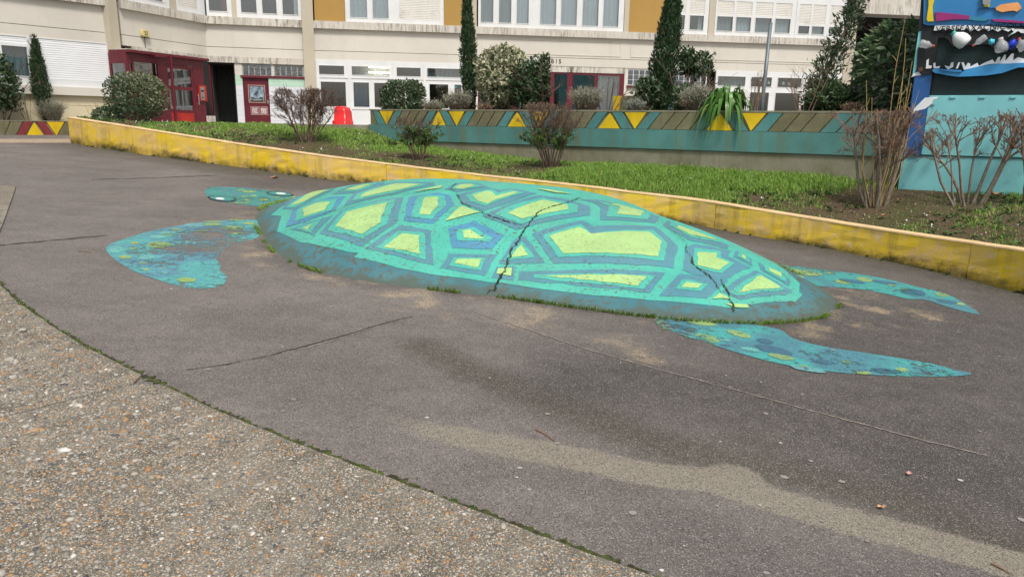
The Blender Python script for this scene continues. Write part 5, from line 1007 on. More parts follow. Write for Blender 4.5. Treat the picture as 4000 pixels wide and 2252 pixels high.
bottle(2130, 530, 2205, 525, .04, M_CAPC, None, 'light blue plastic cap between the clear bottles on the kiosk', CP, .1, 'bottle_cap'); bottle(2385, 545, 2455, 580, .075, M_CAPB, None, 'dark blue plastic cap at the right of the crumpled bottle', CP, .12, 'bottle_cap'); bottle(2425, 440, 2415, 425, .045, plain('pale_green_cap', (.4, .5, .45), .4), None, 'pale green round cap just below the upper teeth', [(0,1),(.9,1),(1,.8)], .1, 'bottle_cap')
# ------------------------------------------------------------------ red plastic bin behind the kerb
rbn = empty('red_plastic_tub', atY(1341, 493, 17.6), 'bright red upturned plastic tub with a grey label behind the kerb', 'tub')
PR = Plane(atY(1316, 480, 17.65)[:2], atY(1367, 480, 17.55)[:2]); zr0 = ZT-.02; zr1 = PR.sz(1330, 415)[1]; w_ = PR.L
m = MB()
def ring(z, s0, s1, d, r): 
    pol = []
    for cx_, cn_, a in ((s1-r, d-r, 0), (s0+r, d-r, 90), (s0+r, -d+r, 180), (s1-r, -d+r, 270)):
        for k in range(5): t_ = math.radians(a+k*22.5); pol.append(PR.w(cx_+r*math.cos(t_), z, cn_+r*math.sin(t_)))
    return pol
hgt = zr1-zr0; rings = [ring(zr0, 0, w_, .2, .05), ring(zr0+hgt*.3, 0, w_, .205, .05), ring(zr0+hgt*.31, .005, w_-.005, .185, .05), ring(zr0+hgt*.75, .01, w_-.015, .17, .06), ring(zr0+hgt*.93, .02, w_-.05, .15, .06), ring(zr0+hgt*1.0, .05, w_-.16, .1, .04)]
n = 20; m.v = [p for r_ in rings for p in r_]; m.f = [(i*n+k, i*n+(k+1) % n, (i+1)*n+(k+1) % n, (i+1)*n+k) for i in range(len(rings)-1) for k in range(n)]+[tuple(range((len(rings)-1)*n, len(rings)*n))]
m.build('body', plain('red_plastic', (.62, .018, .02), .3, .06, 3, spec=.5), rbn, smooth=True); PR.box(MB(), w_*.72, w_*.95, zr0, zr0+hgt*.15, .2, .212).build('label', M_STEEL, rbn); PR.box(MB(), .01, w_*.25, zr0+.02, zr0+hgt*.32, .2, .23).build('handle', bpy.data.materials['red_plastic'], rbn)
# grey pole
pb_ = atY(2977, 410, 14.2); ptp = atY(3010, 92, 14.3)
pole = empty('grey_pole', pb_, 'plain grey metal pole leaning slightly among the bushes', 'pole'); m = MB(); m.tube([pb_-[0, 0, .3], pb_, ptp], .035, 10); m.build('tube', plain('galvanised', (.15, .175, .19), .5, .15, 4, metal=.3), pole, smooth=True); MB().tube([ptp, ptp+(ptp-pb_)*.006], .038, 10).build('end_cap', M_STEEL, pole)
# ------------------------------------------------------------------ plants
def mpp(P): return float((np.asarray(P)-CAM)@fw)/FPX
def pbase(px, d, z=None):
    s_ = PLN.sz(px, 430, -d)[0]; return np.array(PLN.w(s_, ZPT-.085 if z is None else z, -d))
M_BARK = plain('bark_brown', (.13, .085, .065), .9, .3, 20, .4); M_BARKG = plain('bark_grey', (.2, .165, .13), .9, .3, 20, .4, dirt=(.1, .08, .06), dsc=30); M_TWIGY = plain('straw_twig', (.42, .29, .12), .85, .3, 20); M_TWIGR = plain('red_brown_twig', (.2, .128, .09), .9, .3, 20)
def tubes(B, name, mat, parent, n=4):
    """B = list of (pts, radii)"""
    G_ = {}
    for p, r in B: G_.setdefault(len(p), []).append((np.array(p), np.asarray(r, float)*np.ones(len(p))))
    VV, FF, off = [], [], 0; ang = np.arange(n)*2*math.pi/n; ca, sa = np.cos(ang), np.sin(ang)
    for k, L in G_.items():
        P = np.stack([a for a, _ in L]); R = np.stack([b for _, b in L]); d = np.gradient(P, axis=1); d /= np.linalg.norm(d, axis=2)[..., None]+1e-9
        ax = np.where(abs(d[:, :1, 2:3]) < .8, np.array([0, 0, 1.]), np.array([1., 0, 0])); e = np.cross(d, ax); e /= np.linalg.norm(e, axis=2)[..., None]+1e-9; g = np.cross(d, e)
        V = P[:, :, None]+R[:, :, None, None]*(ca[:, None]*e[:, :, None]+sa[:, None]*g[:, :, None]); m = len(L); VV.append(V.reshape(-1, 3))
        ix = off+np.arange(m*k*n).reshape(m, k, n); a = ix[:, :-1]; b = ix[:, 1:]; FF.append(np.stack([a, np.roll(a, -1, 2), np.roll(b, -1, 2), b], -1).reshape(-1, 4)); off += m*k*n
    return mk(name, np.vstack(VV), np.vstack(FF), mat, parent)
TB = .22
def branch(r, p, d, L, rad, seg=4, wob=.18, trop=.15):
    pts = [np.array(p, float)]; d = np.array(d, float); d /= np.linalg.norm(d)
    for i in range(seg):
        d = d+r.normal(0, wob, 3)+np.array([0, 0, trop]); d /= np.linalg.norm(d); pts.append(pts[-1]+d*L/seg)
    return pts, d
def grow(r, p, d, L, rad, lev, out, zmax, kids=(4, 6), seg=4, wob=.18, trop=.12, ratio=.55, spread=.7, tips=None, rmin=.0022):
    pts, de = branch(r, p, d, L, rad, seg, wob, trop)
    k = len(pts)
    for i, q in enumerate(pts):
        if q[2] > zmax+r.normal(0, .015): k = max(2, i+1); break
    pts = pts[:k]; rr = np.linspace(rad, max(rad*.55, rmin*.8), len(pts)); out.append((pts, rr)); 
    if tips is not None and lev <= 1: tips += pts[1:]
    if lev <= 0: return
    for _ in range(r.integers(*kids)):
        t = r.uniform(TB, 1.0)**.85*(len(pts)-1); i = min(int(t), len(pts)-2); q = pts[i]+(pts[i+1]-pts[i])*(t-i)
        dd = pts[i+1]-pts[i]; dd = dd/(np.linalg.norm(dd)+1e-9)+r.normal(0, spread, 3)*np.array([1, 1, .7])
        grow(r, q, dd, L*ratio*r.uniform(.6, 1.15), max(rad*.46, rmin), lev-1, out, zmax, kids, seg, wob, trop, ratio, spread, tips, rmin)
def bare_shrub(name, label, P, wpx, hpx, seed, stems, mat, group='bare shrubs on the lawn bank', lev=3, leafy=0., kids=(3, 6), rad=.016, lean=.55, mat2=None, tall=None, leafmat=None, ratio=.5, tb=.22, leafz=.75):
    global TB
    TB = tb; r = np.random.default_rng(seed); k = mpp(P); H, W = hpx*k, wpx*k; o = empty(name, P, label, 'shrub', group)
    thick, fine, tips = [], [], []
    for s_ in range(stems):
        fx = (-1+2*(s_+.5)/stems)+r.normal(0, .08); fy = r.uniform(-.7, .7)*math.sqrt(max(.1, 1-fx*fx)); out = []
        d = np.array([fx*lean*W/H, fy*lean*.8*W/H, 1.])
        grow(r, P+np.array([fx, fy*.7, 0])*W*.15-[0, 0, .03], d, H*r.uniform(.75, .98), rad*r.uniform(.6, 1.2), lev, out, P[2]+H, kids, 5, .075, .02, ratio, .48, tips)
        thick.append(out[0]); fine += out[1:]
    for th_ in thick: tubes([th_], 'stem', mat, o, 6)
    tubes(fine, 'twigs', mat2 or mat, o, 3)['kind'] = 'stuff'
    if tall:
        B = []
        for x, h in tall:
            q = P+np.array([x*k*.8, r.normal(0, .08), H*.4]); pts, _ = branch(r, q, (r.normal(x*.001, .06), r.normal(0, .05), 1), h*k, .006, 7, .035, .05); pts = [P+np.array([x*k*.25, 0, 0])]+pts; B.append((pts, np.linspace(.008, .003, len(pts))))
            for j in range(5): i = r.integers(2, 7); p2, _ = branch(r, pts[i], (r.normal(0, .6), r.normal(0, .5), .6), .12, .003, 2); B.append((p2, np.linspace(.0035, .002, len(p2))))
        tubes(B, 'long_shoots', M_TWIGY, o, 4)['kind'] = 'stuff'
    if leafy and tips:
        T = np.array(tips); T = T[r.uniform(0, 1, len(T)) < leafy]; T = T[T[:, 2] < P[2]+H*leafz*r.uniform(.5, 1.1, len(T))]; m = 3; T = np.repeat(T, m, 0)+r.normal(0, .012, (len(T)*m, 3)); n = len(T)
        leaf_mesh(T, rdir(r, n, .3), rdir(r, n, 1), r.uniform(.025, .05, n), r.uniform(.013, .024, n), r.uniform(0, 1, n), 'foliage', leafmat, o, kind='stuff')
    return o
M_L1 = m_leaf('privet_leaf', (.045, .1, .02), (.12, .21, .05)); M_LD = m_leaf('dark_evergreen_leaf', (.026, .054, .022), (.075, .125, .05), spec=.5, rough=.4); M_LV = m_leaf('variegated_leaf', (.3, .3, .18), (.52, .5, .34), (.07, .11, .04), cth=.75, trans=.15); M_LB = m_leaf('box_leaf', (.03, .058, .024), (.085, .13, .055), (.2, .22, .12), cth=.93, spec=.5, rough=.4)
M_CY = m_leaf('cypress_scale', (.018, .045, .018), (.055, .1, .04), (.13, .09, .05), cth=.965, trans=.1); M_JU = m_leaf('juniper_scale', (.03, .055, .025), (.085, .12, .06), trans=.15); M_LA = m_leaf('lavender_stem', (.2, .2, .145), (.42, .41, .32), trans=.1); M_DR = m_leaf('dry_stem', (.16, .1, .06), (.36, .26, .17), trans=.1); M_PH = m_leaf('laurel_leaf', (.085, .15, .065), (.2, .29, .14), (.36, .42, .26), cth=.9, spec=.55, rough=.35); M_AG = m_leaf('strap_leaf', (.045, .12, .02), (.13, .28, .055), (.3, .38, .1), cth=.93, spec=.45, rough=.38)
def clump(name, label, P, wpx, hpx, mat, nl, ls, seed, group, lw=.5, depth=.85, flat=.0, bumps=.14, stems=5, bottom=.12, mat2=None, split=None, cat='shrub', upness=.4, asym=None, shell=.45):
    """rounded leafy shrub: stems plus many small leaves spread through the crown"""
    r = np.random.default_rng(seed); k = mpp(P); W, H = wpx*k/2, hpx*k; o = empty(name, P, label, cat, group)
    n = int(nl*1.25); u = rdir(r, n); lo = H*bottom; ch = (H-lo)/2; c = P+np.array([0, 0, lo+ch])
    prof = 1+bumps*(fbm(u[:, 0]*2+u[:, 2], u[:, 1]*2-u[:, 2], seed, .8)); rad = (1-shell*r.uniform(0, 1, n)**1.6)*prof
    se = np.sign(u)*abs(u)**(1-flat); Q = c+se*np.array([W, W*depth, ch])*rad[:, None]*1.0
    gap = fbm(u[:, 0]*3+seed, u[:, 2]*3+u[:, 1]*2, seed+3, 1.1); keep = gap > -.62; Q, u = Q[keep], u[keep]; n = len(Q)
    D = u*.6+rdir(r, n)*.9+np.array([0, 0, upness]); N = u+rdir(r, n)*.55+np.array([0, 0, .35])
    tint = r.uniform(0, 1, n); sz = ls*r.uniform(.6, 1.25, n)
    if mat2 is None: leaf_mesh(Q, D, N, sz, sz*lw, tint, 'foliage', mat, o, kind='stuff')
    else:
        sel = split(Q-c, W, ch, r); leaf_mesh(Q[sel], D[sel], N[sel], sz[sel], sz[sel]*lw, tint[sel], 'foliage', mat, o, kind='stuff'); sel = ~sel; leaf_mesh(Q[sel], D[sel], N[sel], sz[sel]*.8, sz[sel]*lw*.8, tint[sel], 'foliage', mat2, o, kind='stuff')
    B = []
    for i in range(stems):
        out = []; grow(r, P+np.array([r.normal(0, W*.12), r.normal(0, W*.1), -.03]), (r.normal(0, .45), r.normal(0, .4), 1), H*.75, .014, 2, out, P[2]+H*.9, (3, 5), 4, .12, .05, .5, .6); B += out
    tubes(B, 'stems', M_BARK, o, 4)['kind'] = 'stuff'; return o
def cypress(name, label, pb, pt, wpx, Pb, seed, group, n=9000, mat=None, loose=0., prof=None, leaf=.075):
    r = np.random.default_rng(seed); k = mpp(Pb); d = ray(*pt); Pt = CAM+d*((Pb-CAM)@fw)/(d@fw); o = empty(name, Pb, label, 'tree', group)
    ax = Pt-Pb; H = np.linalg.norm(ax); R = wpx*k/2
    t = r.uniform(0.0, 1, n)**1.05; a = r.uniform(0, 2*math.pi, n); pr = prof or (lambda t: np.minimum(1, .35+t*2.2)*np.clip((1-t)*1.35, 0, 1)**.55)
    lob = 1+.22*fbm(np.cos(a)*1.3+t*9, np.sin(a)*1.3, seed, 1.); rr = R*pr(t)*(1-.55*r.uniform(0, 1, n)**1.5)*lob*(1+loose*r.normal(0, .35, n))
    Q = Pb+ax*t[:, None]+np.stack([np.cos(a)*rr, np.sin(a)*rr*.9, 0*t], 1); uu = np.stack([np.cos(a), np.sin(a), 0*a], 1)
    gap = fbm(Q[:, 0]*4, Q[:, 2]*3+Q[:, 1], seed+1, 1.); kp_ = gap > (-.85 if not loose else -.5); Q, uu = Q[kp_], uu[kp_]; n = len(Q)
    D = uu*.5+np.array([0, 0, 1.1])+r.normal(0, .35+loose*.4, (n, 3)); L = leaf*r.uniform(.6, 1.4, n)
    leaf_mesh(Q, D, uu+r.normal(0, .4, (n, 3)), L, L*.3, r.uniform(0, 1, n), 'crown', mat or M_CY, o, kind='stuff')
    tubes([([Pb-[0, 0, .1], Pb+ax*.3, Pb+ax*.65, Pb+ax*.92], [.045, .035, .02, .006])], 'trunk', M_BARK, o, 7); B = []
    for i in range(26 if wpx > 60 else 12):
        q = Pb+ax*r.uniform(.08, .85); aa = r.uniform(0, 6.283); p, _ = branch(r, q, (math.cos(aa)*.5, math.sin(aa)*.5, 1), R*1.4, .006, 3, .1, .1); B.append((p, np.linspace(.008, .003, len(p))))
    tubes(B, 'branches', M_BARK, o, 3)['kind'] = 'stuff'; return o
def wisps(name, label, P, wpx, hpx, seed, group, mat, n=1500, mat2=None, w=.009, cat='shrub', lean=1., base=.25):
    """fine stemmed grey shrub, lavender like"""
    r = np.random.default_rng(seed); k = mpp(P); W, H = wpx*k/2, hpx*k; o = empty(name, P, label, cat, group)
    for mm, nn, hb in ((mat, n, 1.), (mat2 or mat, n//2, .6)):
        a = r.uniform(0, 6.283, nn); q = np.sqrt(r.uniform(0, 1, nn)); st = np.stack([np.cos(a)*q*W*base, np.sin(a)*q*W*base*.8, 0*a], 1)
        L = H*hb*r.uniform(.55, 1.02, nn)*np.sqrt(np.clip(1-.45*q**2, .1, 1)); D = np.stack([np.cos(a), np.sin(a)], 1)*(q*W/H*lean)[:, None]+r.normal(0, .12, (nn, 2)); 
        bl = blade_mesh(P+st, D, L, np.full(nn, w)*r.uniform(.6, 1.3, nn), r.uniform(.45, 1., nn), r, 'stems', mm, o); bl['kind'] = 'stuff'
        m = nn; t = r.uniform(.35, 1, m); i = r.integers(0, nn, m); Q = (P+st)[i]+np.c_[D[i]*(L[i]*t*.75)[:, None], (L[i]*t*.8)]
        lf_ = leaf_mesh(Q, rdir(r, m, .8), rdir(r, m), np.full(m, .045), np.full(m, .009), r.uniform(0, 1, m), 'shoots', mm, o); lf_['kind'] = 'stuff'
    B = []
    for i in range(7): out = []; grow(r, P-[0, 0, .03], (r.normal(0, .6), r.normal(0, .5), .8), H*.6, .009, 2, out, P[2]+H, (2, 4), 4, .15, .05, .55, .7); B += out
    tubes(B, 'woody_stems', M_TWIGR, o, 3)['kind'] = 'stuff'; return o
def strap_plant(name, label, P, wpx, hpx, droop, seed, n, group, wid=.035):
    r = np.random.default_rng(seed); k = mpp(P); o = empty(name, P, label, 'plant', group); W, H, Dp = wpx*k/2, hpx*k, droop*k
    for i in range(n):
        a = r.uniform(0, 6.283); q = r.uniform(.25, 1)**.8; st = P+np.array([math.cos(a)*W*.25*r.uniform(0, 1), math.sin(a)*W*.2*r.uniform(0, 1), 0]); 
        if math.sin(a) > 0: q *= .75
        hh = H*(1.05-.55*q)*r.uniform(.75, 1.1); end = -Dp*q**2*r.uniform(.4, 1.1)*(1 if math.sin(a) < .2 else .3)+hh*.15*(1-q); ss = np.linspace(0, 1, 9)
        x = W*q*1.05*(ss**.8); zz = hh*np.sin(np.minimum(ss*1.9, math.pi*.5+0*ss))*(1-ss**3)+end*ss**2.2; wd = wid*r.uniform(.7, 1.2)*np.minimum(1, (1.02-ss)*3.2)**.8*np.minimum(1, .55+ss*2)
        c = np.stack([st[0]+math.cos(a)*x, st[1]+math.sin(a)*x*.8, st[2]+zz], 1); sd = np.array([-math.sin(a), math.cos(a), 0]); V = np.vstack([c-sd*wd[:, None]/2+[0, 0, .006], c, c+sd*wd[:, None]/2+[0, 0, .006]]); m = len(ss)
        F = [(j, j+1, m+j+1, m+j) for j in range(m-1)]+[(m+j, m+j+1, 2*m+j+1, 2*m+j) for j in range(m-1)]
        mk('leaf', V, F, M_AG, o, attrs={'tint': np.full(len(V), r.uniform(0, 1))}, smooth=True)
    return o
GB = 'evergreen shrubs in the long planter'; GL = 'bare shrubs on the lawn bank'; GC = 'slim cypresses in the planters'
# ---- on the lawn
bare_shrub('bare_shrub', 'brown leafless clipped shrub on the lawn in front of the red tub', on_lawn(1200, 560), 195, 195, 101, 20, M_BARK, GL, 3, 0.0, (6, 9), .012, .46, ratio=.46)
bare_shrub('bare_shrub', 'small half-green shrub on the lawn in front of the planter left end', on_lawn(1632, 625), 120, 160, 102, 14, M_BARK, GL, 3, .4, (4, 7), .01, .5, ratio=.45, leafmat=M_L1)
bare_shrub('bare_shrub', 'dense twiggy shrub with green leaves low down before the long planter', on_lawn(2150, 660), 185, 235, 103, 22, M_BARK, GL, 3, .3, (5, 8), .012, .42, ratio=.42, leafz=.6, leafmat=M_L1)
bare_shrub('bare_shrub', 'grey-stemmed bare shrub with tall straw-coloured shoots beside the kiosk', on_lawn(3420, 805), 270, 360, 104, 9, M_BARKG, GL, 3, 0, (6, 9), .021, .42, tb=.4, ratio=.4, mat2= M_TWIGR, tall=[(-90,330),(-40,270),(10,480),(25,560),(60,400),(80,300),(110,250),(-10,340),(45,330)])
bare_shrub('bare_shrub', 'wide flat-topped bare shrub in front of the turquoise kiosk panel', on_lawn(3765, 795), 390, 335, 105, 9, M_BARKG, GL, 3, 0, (6, 9), .021, .55, M_TWIGR, tb=.5, ratio=.38)
bare_shrub('bare_shrub', 'bare shrub cut by the right picture edge near the kiosk', on_lawn(4010, 800), 190, 350, 106, 6, M_BARKG, GL, 3, 0, (6, 9), .022, .5, M_TWIGR, tb=.45, ratio=.4)
# ---- long planter, left to right
clump('box_ball', 'clipped round dark green box bush at the left end of the long planter', pbase(1575, .65), 172, 125, M_LB, 5200, .062, 1, GB, bottom=-.15, flat=.25, bumps=.06)
strap_plant('strap_leaf_plant', 'small strap-leaved plant behind the grey shrubs of the planter', pbase(1708, 1.0), 90, 75, 5, 2, 12, 'strap-leaved plants')
wisps('grey_shrub', 'brownish grey wispy shrub right of the box ball', pbase(1690, .5), 130, 75, 3, GB, M_LA, 900, M_DR); wisps('grey_shrub', 'pale wispy grey shrub at the foot of the first cypress', pbase(1790, .55), 180, 125, 4, GB, M_LA, 2200, M_DR)
cypress('cypress', 'tall slim dark cypress in the middle of the facade', (1838, 430), (1822, -70), 66, pbase(1838, 1.1), 5, GC, 8000)
wisps('grey_shrub', 'low twiggy grey shrub between cypress and variegated bush', pbase(1895, .5), 110, 60, 6, GB, M_DR, 500, M_LA)
clump('variegated_shrub', 'big round cream-variegated shrub in the middle of the planter', pbase(1965, 1.0), 215, 250, M_LV, 5200, .1, 7, GB, bottom=.12, bumps=.12, flat=.1)
clump('evergreen_shrub', 'loose dark green shrub right of the big variegated one', pbase(2066, .95), 150, 205, M_LD, 3000, .085, 8, GB, bumps=.3, bottom=.1); clump('evergreen_shrub', 'thin upright dark green sprig just left of the BIS lettering', pbase(2122, 1.0), 40, 228, M_LD, 320, .08, 9, GB, bottom=.55, bumps=.2)
wisps('dry_shrub', 'dry brown twig clump under the loose dark green shrub', pbase(2110, .35), 160, 62, 10, GB, M_DR, 900, M_DR); wisps('grey_shrub', 'tall pale grey wispy shrub before the dark red doors', pbase(2290, .5), 190, 150, 11, GB, M_LA, 3000, M_DR); wisps('grey_shrub', 'small grey lavender tuft left of the tall pale wispy shrub', pbase(2195, .4), 60, 42, 12, GB, M_LA, 350)
bare_shrub('bare_twigs', 'crooked bare twigs right of the tall pale wispy shrub', pbase(2370, .7), 150, 140, 13, 6, M_BARK, GB, 2, 0, (2, 4), .013, .6)
wisps('grey_shrub', 'round silver-grey shrub beside the yellow rear panel', pbase(2480, .5), 125, 88, 14, GB, m_leaf('silver_leaf', (.2, .22, .17), (.36, .38, .32), trans=.1), 1300, M_DR)
Pc = pbase(2570, 1.3); cypress('cypress', 'tall dark cypress leaning right of the second ochre panel', (2570, 430), (2640, -60), 110, Pc, 15, GC, 10000, prof=lambda t: np.minimum(1, .55+t*1.2)*np.clip((1-t)*1.6, 0, 1)**.45)
clump('evergreen_shrub', 'dark green shrub round the foot of the leaning cypress', pbase(2530, .9), 105, 140, M_LD, 650, .09, 16, GB, bumps=.3, bottom=.2); clump('evergreen_shrub', 'dark leafy sprig right of the leaning cypress, upper one', pbase(2672, 1.1), 55, 250, M_LD, 420, .09, 17, GB, bottom=.62, bumps=.2); clump('evergreen_shrub', 'open branched dark shrub under the windows right of the cypress', pbase(2725, 1.2), 95, 240, M_LD, 380, .085, 18, GB, bottom=.6, bumps=.3)
clump('evergreen_shrub', 'dark green shrub between leaning cypress and grey bush', pbase(2660, 1.0), 120, 120, M_LD, 500, .085, 19, GB, bumps=.3, bottom=.1)
wisps('grey_shrub', 'tall round grey shrub left of the strap-leaved plant', pbase(2725, .6), 200, 160, 20, GB, M_LA, 3600, M_DR)
strap_plant('strap_leaf_plant', 'large bright green strap-leaved plant hanging over the planter front', pbase(2835, .2), 230, 165, 105, 21, 120, 'strap-leaved plants', .056)
bare_shrub('bare_twigs', 'thin red-brown bare twigs left of the grey pole', pbase(2945, .7), 90, 165, 22, 5, M_TWIGR, GB, 2, 0, (2, 5), .009, .3)
Pj = pbase(3150, 1.2); cypress('juniper', 'loose green conifer leaning right at the building corner', (3150, 430), (3395, -90), 118, Pj, 23, 'loose conifers in the planter', 3000, M_JU, .9, lambda t: (1.05-.55*t)*np.minimum(1, .3+t*3), .085)
clump('evergreen_shrub', 'narrow-leaved green shrub at the foot of the leaning conifer', pbase(3240, .9), 165, 125, m_leaf('narrow_leaf', (.03, .06, .022), (.08, .13, .05)), 2600, .09, 24, GB, lw=.3, bottom=.1, bumps=.2); bare_shrub('bare_twigs', 'brown bare twigs in front of the leaning conifer', pbase(3140, .5), 170, 190, 25, 8, M_TWIGR, GB, 2, 0, (3, 5), .009, .5)
wisps('grey_shrub', 'dull grey low shrub before the dark passage', pbase(3330, .5), 130, 80, 27, GB, M_DR, 700, M_LA)
# laurel with large single leaves
def laurel():
    r = np.random.default_rng(26); P = pbase(3465, 1.15); k = mpp(P); W, H = 150*k, 345*k; o = empty('laurel_shrub', P, 'tall laurel with large glossy leaves in front of the dark passage', 'shrub', GB)
    def cloud(n):
        u = rdir(r, n); z = r.uniform(.05, 1, n); wz = np.sin(np.clip(z, .02, 1)**.75*math.pi*.86)**.6; a = r.uniform(0, 6.283, n); q = (1-.35*r.uniform(0, 1, n)**2)*(1+.12*fbm(a, z*6, 3, .8)); rr = W*wz*q
        return P+np.stack([np.cos(a)*rr+z*W*.25, np.sin(a)*rr*.8, z*H], 1), np.stack([np.cos(a), np.sin(a), .3+0*a], 1)
    Q, u = cloud(2600); n = len(Q); D = u*.8+rdir(r, n)*.7; N = rdir(r, n)*.5+np.array([0, -.2, 1.]); L = .15*r.uniform(.7, 1.2, n)
    leaf_mesh(Q, D, N, L, L*.42, r.uniform(0, 1, n), 'foliage', M_PH, o, kind='stuff', curl=.06)
    ms = []
    for v in range(3):
        t_ = leaf_mesh(np.zeros((1, 3)), np.array([[1., 0, 0]]), np.array([[0, 0, 1.]]), [.18], [.072], np.array([[.25, .6, .95][v]]), 'leaf', M_PH, None, curl=.05, fold=.2); ms.append(t_.data); bpy.data.objects.remove(t_)
    Q, u = cloud(900); f_ = (Q-P)@np.array([0, -1., 0]) > W*.25; Q, u = Q[f_][:220], u[f_][:220]
    for q, d in zip(Q, u):
        ob = bpy.data.objects.new('leaf', ms[r.integers(0, 3)]); COL.objects.link(ob); ob.parent = o; dd = Vector(d)*.6+Vector(r.normal(0, .5, 3)); ob.location = Vector(q-P)+Vector((0, -.03, 0)); ob.rotation_euler = (r.normal(0, .5), r.normal(.1, .5), math.atan2(dd.y, dd.x)); s_ = r.uniform(.75, 1.15); ob.scale = (s_,)*3; ORG[ob] = q
    B = []
    for i in range(8): out = []; grow(r, P+np.array([r.normal(0, .1), 0, -.03]), (r.normal(.1, .3), r.normal(0, .3), 1), H*.85, .016, 2, out, P[2]+H, (3, 5), 4, .1, .05, .45, .5); B += out
    tubes(B, 'stems', M_BARK, o, 4)['kind'] = 'stuff'
    T = P+np.c_[r.normal(.1, W*.6, 40), r.uniform(-W*.6, 0, 40), r.uniform(.55, 1.02, 40)*H]; lf_ = leaf_mesh(T, rdir(r, 40, 2), rdir(r, 40), np.full(40, .05), np.full(40, .03), r.uniform(0, 1, 40), 'buds', m_leaf('red_bud', (.16, .04, .025), (.28, .1, .06)), o, kind='stuff')
laurel()
# ---- left corner
def lbase(px, d): s_ = PL3.sz(px, 470, -d)[0]; return np.array(PL3.w(s_, z3t-.05, -d))
GS = 'shrubs by the left entrance'
clump('evergreen_shrub', 'dark evergreen shrub cut by the left picture edge', lbase(15, .3), 130, 250, M_LD, 1900, .1, 40, GS, bumps=.35, bottom=.15)
cypress('cypress', 'small slim cypress in front of the white roller shutter', (170, 465), (120, 85), 72, lbase(178, .3), 41, 'slim cypresses in the planters', 6500, prof=lambda t: np.minimum(1, np.clip(t-.06, 0, 1)*4)*np.clip((1-t)*1.3, 0, 1)**.8)
wisps('grey_shrub', 'grey wispy shrub over the yellow triangle of the small planter', lbase(205, .3), 165, 130, 42, GS, M_LA, 1700, M_DR); bare_shrub('bare_twigs', 'thin bare twigs left of the grey wispy shrub', lbase(112, .4), 70, 100, 43, 4, M_TWIGR, GS, 2, 0, (2, 4), .008, .4)
def tbase(px, py, Y): p = atY(px, py, Y); p[2] = ZT; return p
strap_plant('strap_leaf_plant', 'small bright green strap-leaved plant behind the yellow wall end', tbase(338, 455, 17.9), 70, 30, 2, 44, 18, 'strap-leaved plants', .035)
clump('evergreen_shrub', 'low dark green shrub left of the round variegated bush', tbase(425, 458, 18.1), 120, 60, M_LD, 1400, .06, 45, GS, bottom=-.2, bumps=.15)
clump('variegated_shrub', 'rounded shrub, dark green leaves left and cream ones right, before the red entrance', tbase(540, 458, 18.3), 220, 190, m_leaf('dull_variegated_leaf', (.13, .15, .08), (.32, .31, .2), (.06, .1, .035), cth=.7), 5200, .075, 46, GS, bottom=.05, bumps=.08, flat=.18, mat2=M_LD, split=lambda q, W, ch, r: (q[:, 0]/W*.75+q[:, 2]/ch*.65+r.normal(0, .22, len(q))) > .32)
bare_shrub('bare_twigs', 'few bare twigs above the low dark green shrub', tbase(372, 458, 18.0), 70, 85, 47, 4, M_TWIGR, GS, 1, 0, (2, 3), .007, .4)
# ------------------------------------------------------------------ small things lying about
def dry_leaf(px, py, size, rot, label, mat, lawn_=False, dz=.0):
    P = on_lawn(px, py)+np.array([0, 0, .035]) if lawn_ else onG(px, py); r = np.random.default_rng(int(px)); n = 14; ring_ = []
    for i in range(n):
        t = 2*math.pi*i/n; q = size*(1 if i % 2 == 0 else .68)*r.uniform(.85, 1.1)*(1.15 if math.cos(t) > 0 else .85); x, y = q*math.cos(t+rot), q*.7*math.sin(t+rot); ring_.append((P[0]+x, P[1]+y, P[2]+.012+size*.35*abs(math.sin(t*1.5))))
    V = [tuple(P+[0, 0, .006])]+ring_; o = mk('fallen_leaf', V, [(0, i+1, (i+1) % n+1) for i in range(n)], mat, base=P); tag(o, label, 'leaf', 'fallen dry leaves')
M_DL = plain('dry_leaf', (.33, .17, .1), .8, .3, 40); M_DL2 = plain('dry_leaf_pale', (.42, .25, .14), .8, .3, 40)
dry_leaf(1068, 697, .085, .4, 'dry brown leaf on the asphalt near the foot of the yellow wall', M_DL); dry_leaf(3885, 770, .1, .2, 'large dry tan leaf on the grass by the right picture edge', M_DL2, True); dry_leaf(3500, 785, .05, 1., 'small dry leaf on the grass between the two right shrubs', M_DL, True); dry_leaf(3460, 862, .06, 2., 'curled dry leaf behind the yellow wall below the right shrubs', M_DL, True)
dry_leaf(3440, 1988, .02, 1.2, 'tiny orange leaf on the dark asphalt at the lower right', M_DL2); dry_leaf(3548, 1857, .02, .3, 'tiny pink leaf scrap on the dark asphalt at the right', plain('pink_scrap', (.5, .28, .25), .8))
def stick(L, w_, label):
    P = dg(L); P[:, 2] += .006; m = MB(); m.tube(P, [w_, w_*.8, w_*.5], 5); tag(m.build('twig', plain('dry_twig', (.2, .11, .07), .9) if 'dry_twig' not in bpy.data.materials else bpy.data.materials['dry_twig'], base=P[0]), label, 'twig', 'dry twigs on the asphalt')
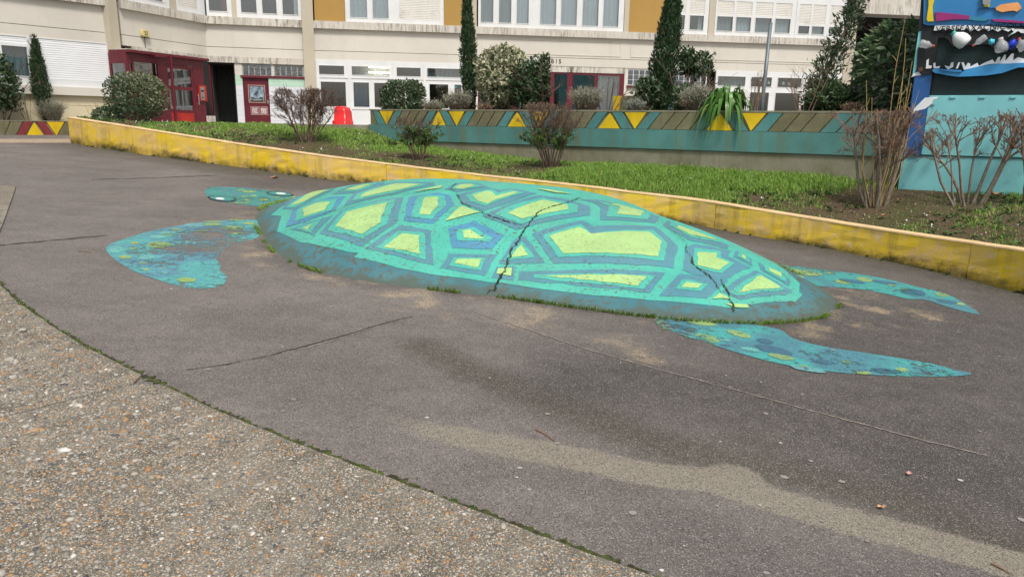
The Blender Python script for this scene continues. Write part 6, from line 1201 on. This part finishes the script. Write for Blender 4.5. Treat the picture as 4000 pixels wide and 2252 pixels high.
stick([(1347,1081),(1372,1094),(1397,1112)], .004, 'thin brown twig lying across the tan stain in the foreground'); stick([(2492,1418),(2520,1432),(2545,1447)], .004, 'thin brown twig on the tan stain at the lower right corner'); stick([(198,632),(214,633),(230,636)], .005, 'short pale twig on the asphalt left of the painted flipper')
def spots():
    r = np.random.default_rng(61); n = 190; px = r.uniform(0, 4000, n); py = 600+1650*r.uniform(0, 1, n)**1.3; V, F = [], []; val = []
    for x, y in zip(px, py):
        p = onG(x, y)
        if drho(p[0], p[1]) < 1.06 or dist_path(p[:1], p[1:2], WP)[0] < .3 or p[1] > 17 or (p[1] > 12 and p[0] > -4) or any(inside(p[None, :2], s_)[0] for s_ in slabs): continue
        if np.min(dist_path(p[:1], p[1:2], WP)) > 0 and p[1] > np.interp(p[0], WP[:, 0], WP[:, 1]): continue
        q = r.choice([.008, .011, .014, .019], p=[.45, .3, .18, .07])*r.uniform(.8, 1.2); b0 = len(V); m = 9
        for k in range(m): t = 6.283*k/m; a, b_ = p[0]+q*math.cos(t)*r.uniform(.75, 1.15), p[1]+q*.9*math.sin(t)*r.uniform(.75, 1.15); V.append((a, b_, GZ(a, b_)+.0045)); 
        val += [r.uniform(0, 1)]*m; F.append(tuple(range(b0, b0+m)))
    t = NT('gum_spot'); o = mk('gum_spots', V, F, t.fin(t.mix(t.ramp(t.attr('val'), .75, .95), (.24, .22, .2), (.5, .48, .45)), .7), attrs={'val': val}); tag(o, 'pale gum spots and paint flecks scattered on the asphalt', 'spots', kind='stuff')
    # daisies on the lawn
    n = 60; a = r.uniform(0, 1, n); b_ = r.uniform(.1, .95, n); P = lawn_pt(a, b_)+np.array([0, 0, .055]); P = np.repeat(P, 3, 0)+r.normal(0, .012, (n*3, 3))
    o = leaf_mesh(P, rdir(r, n*3), rdir(r, n*3, 2), np.full(n*3, .025), np.full(n*3, .02), np.ones(n*3), 'daisies', m_leaf('daisy_petal', (.7, .7, .68), (.75, .75, .73))); tag(o, 'tiny white daisies in the grass of the bank', 'flowers', kind='stuff')
spots()
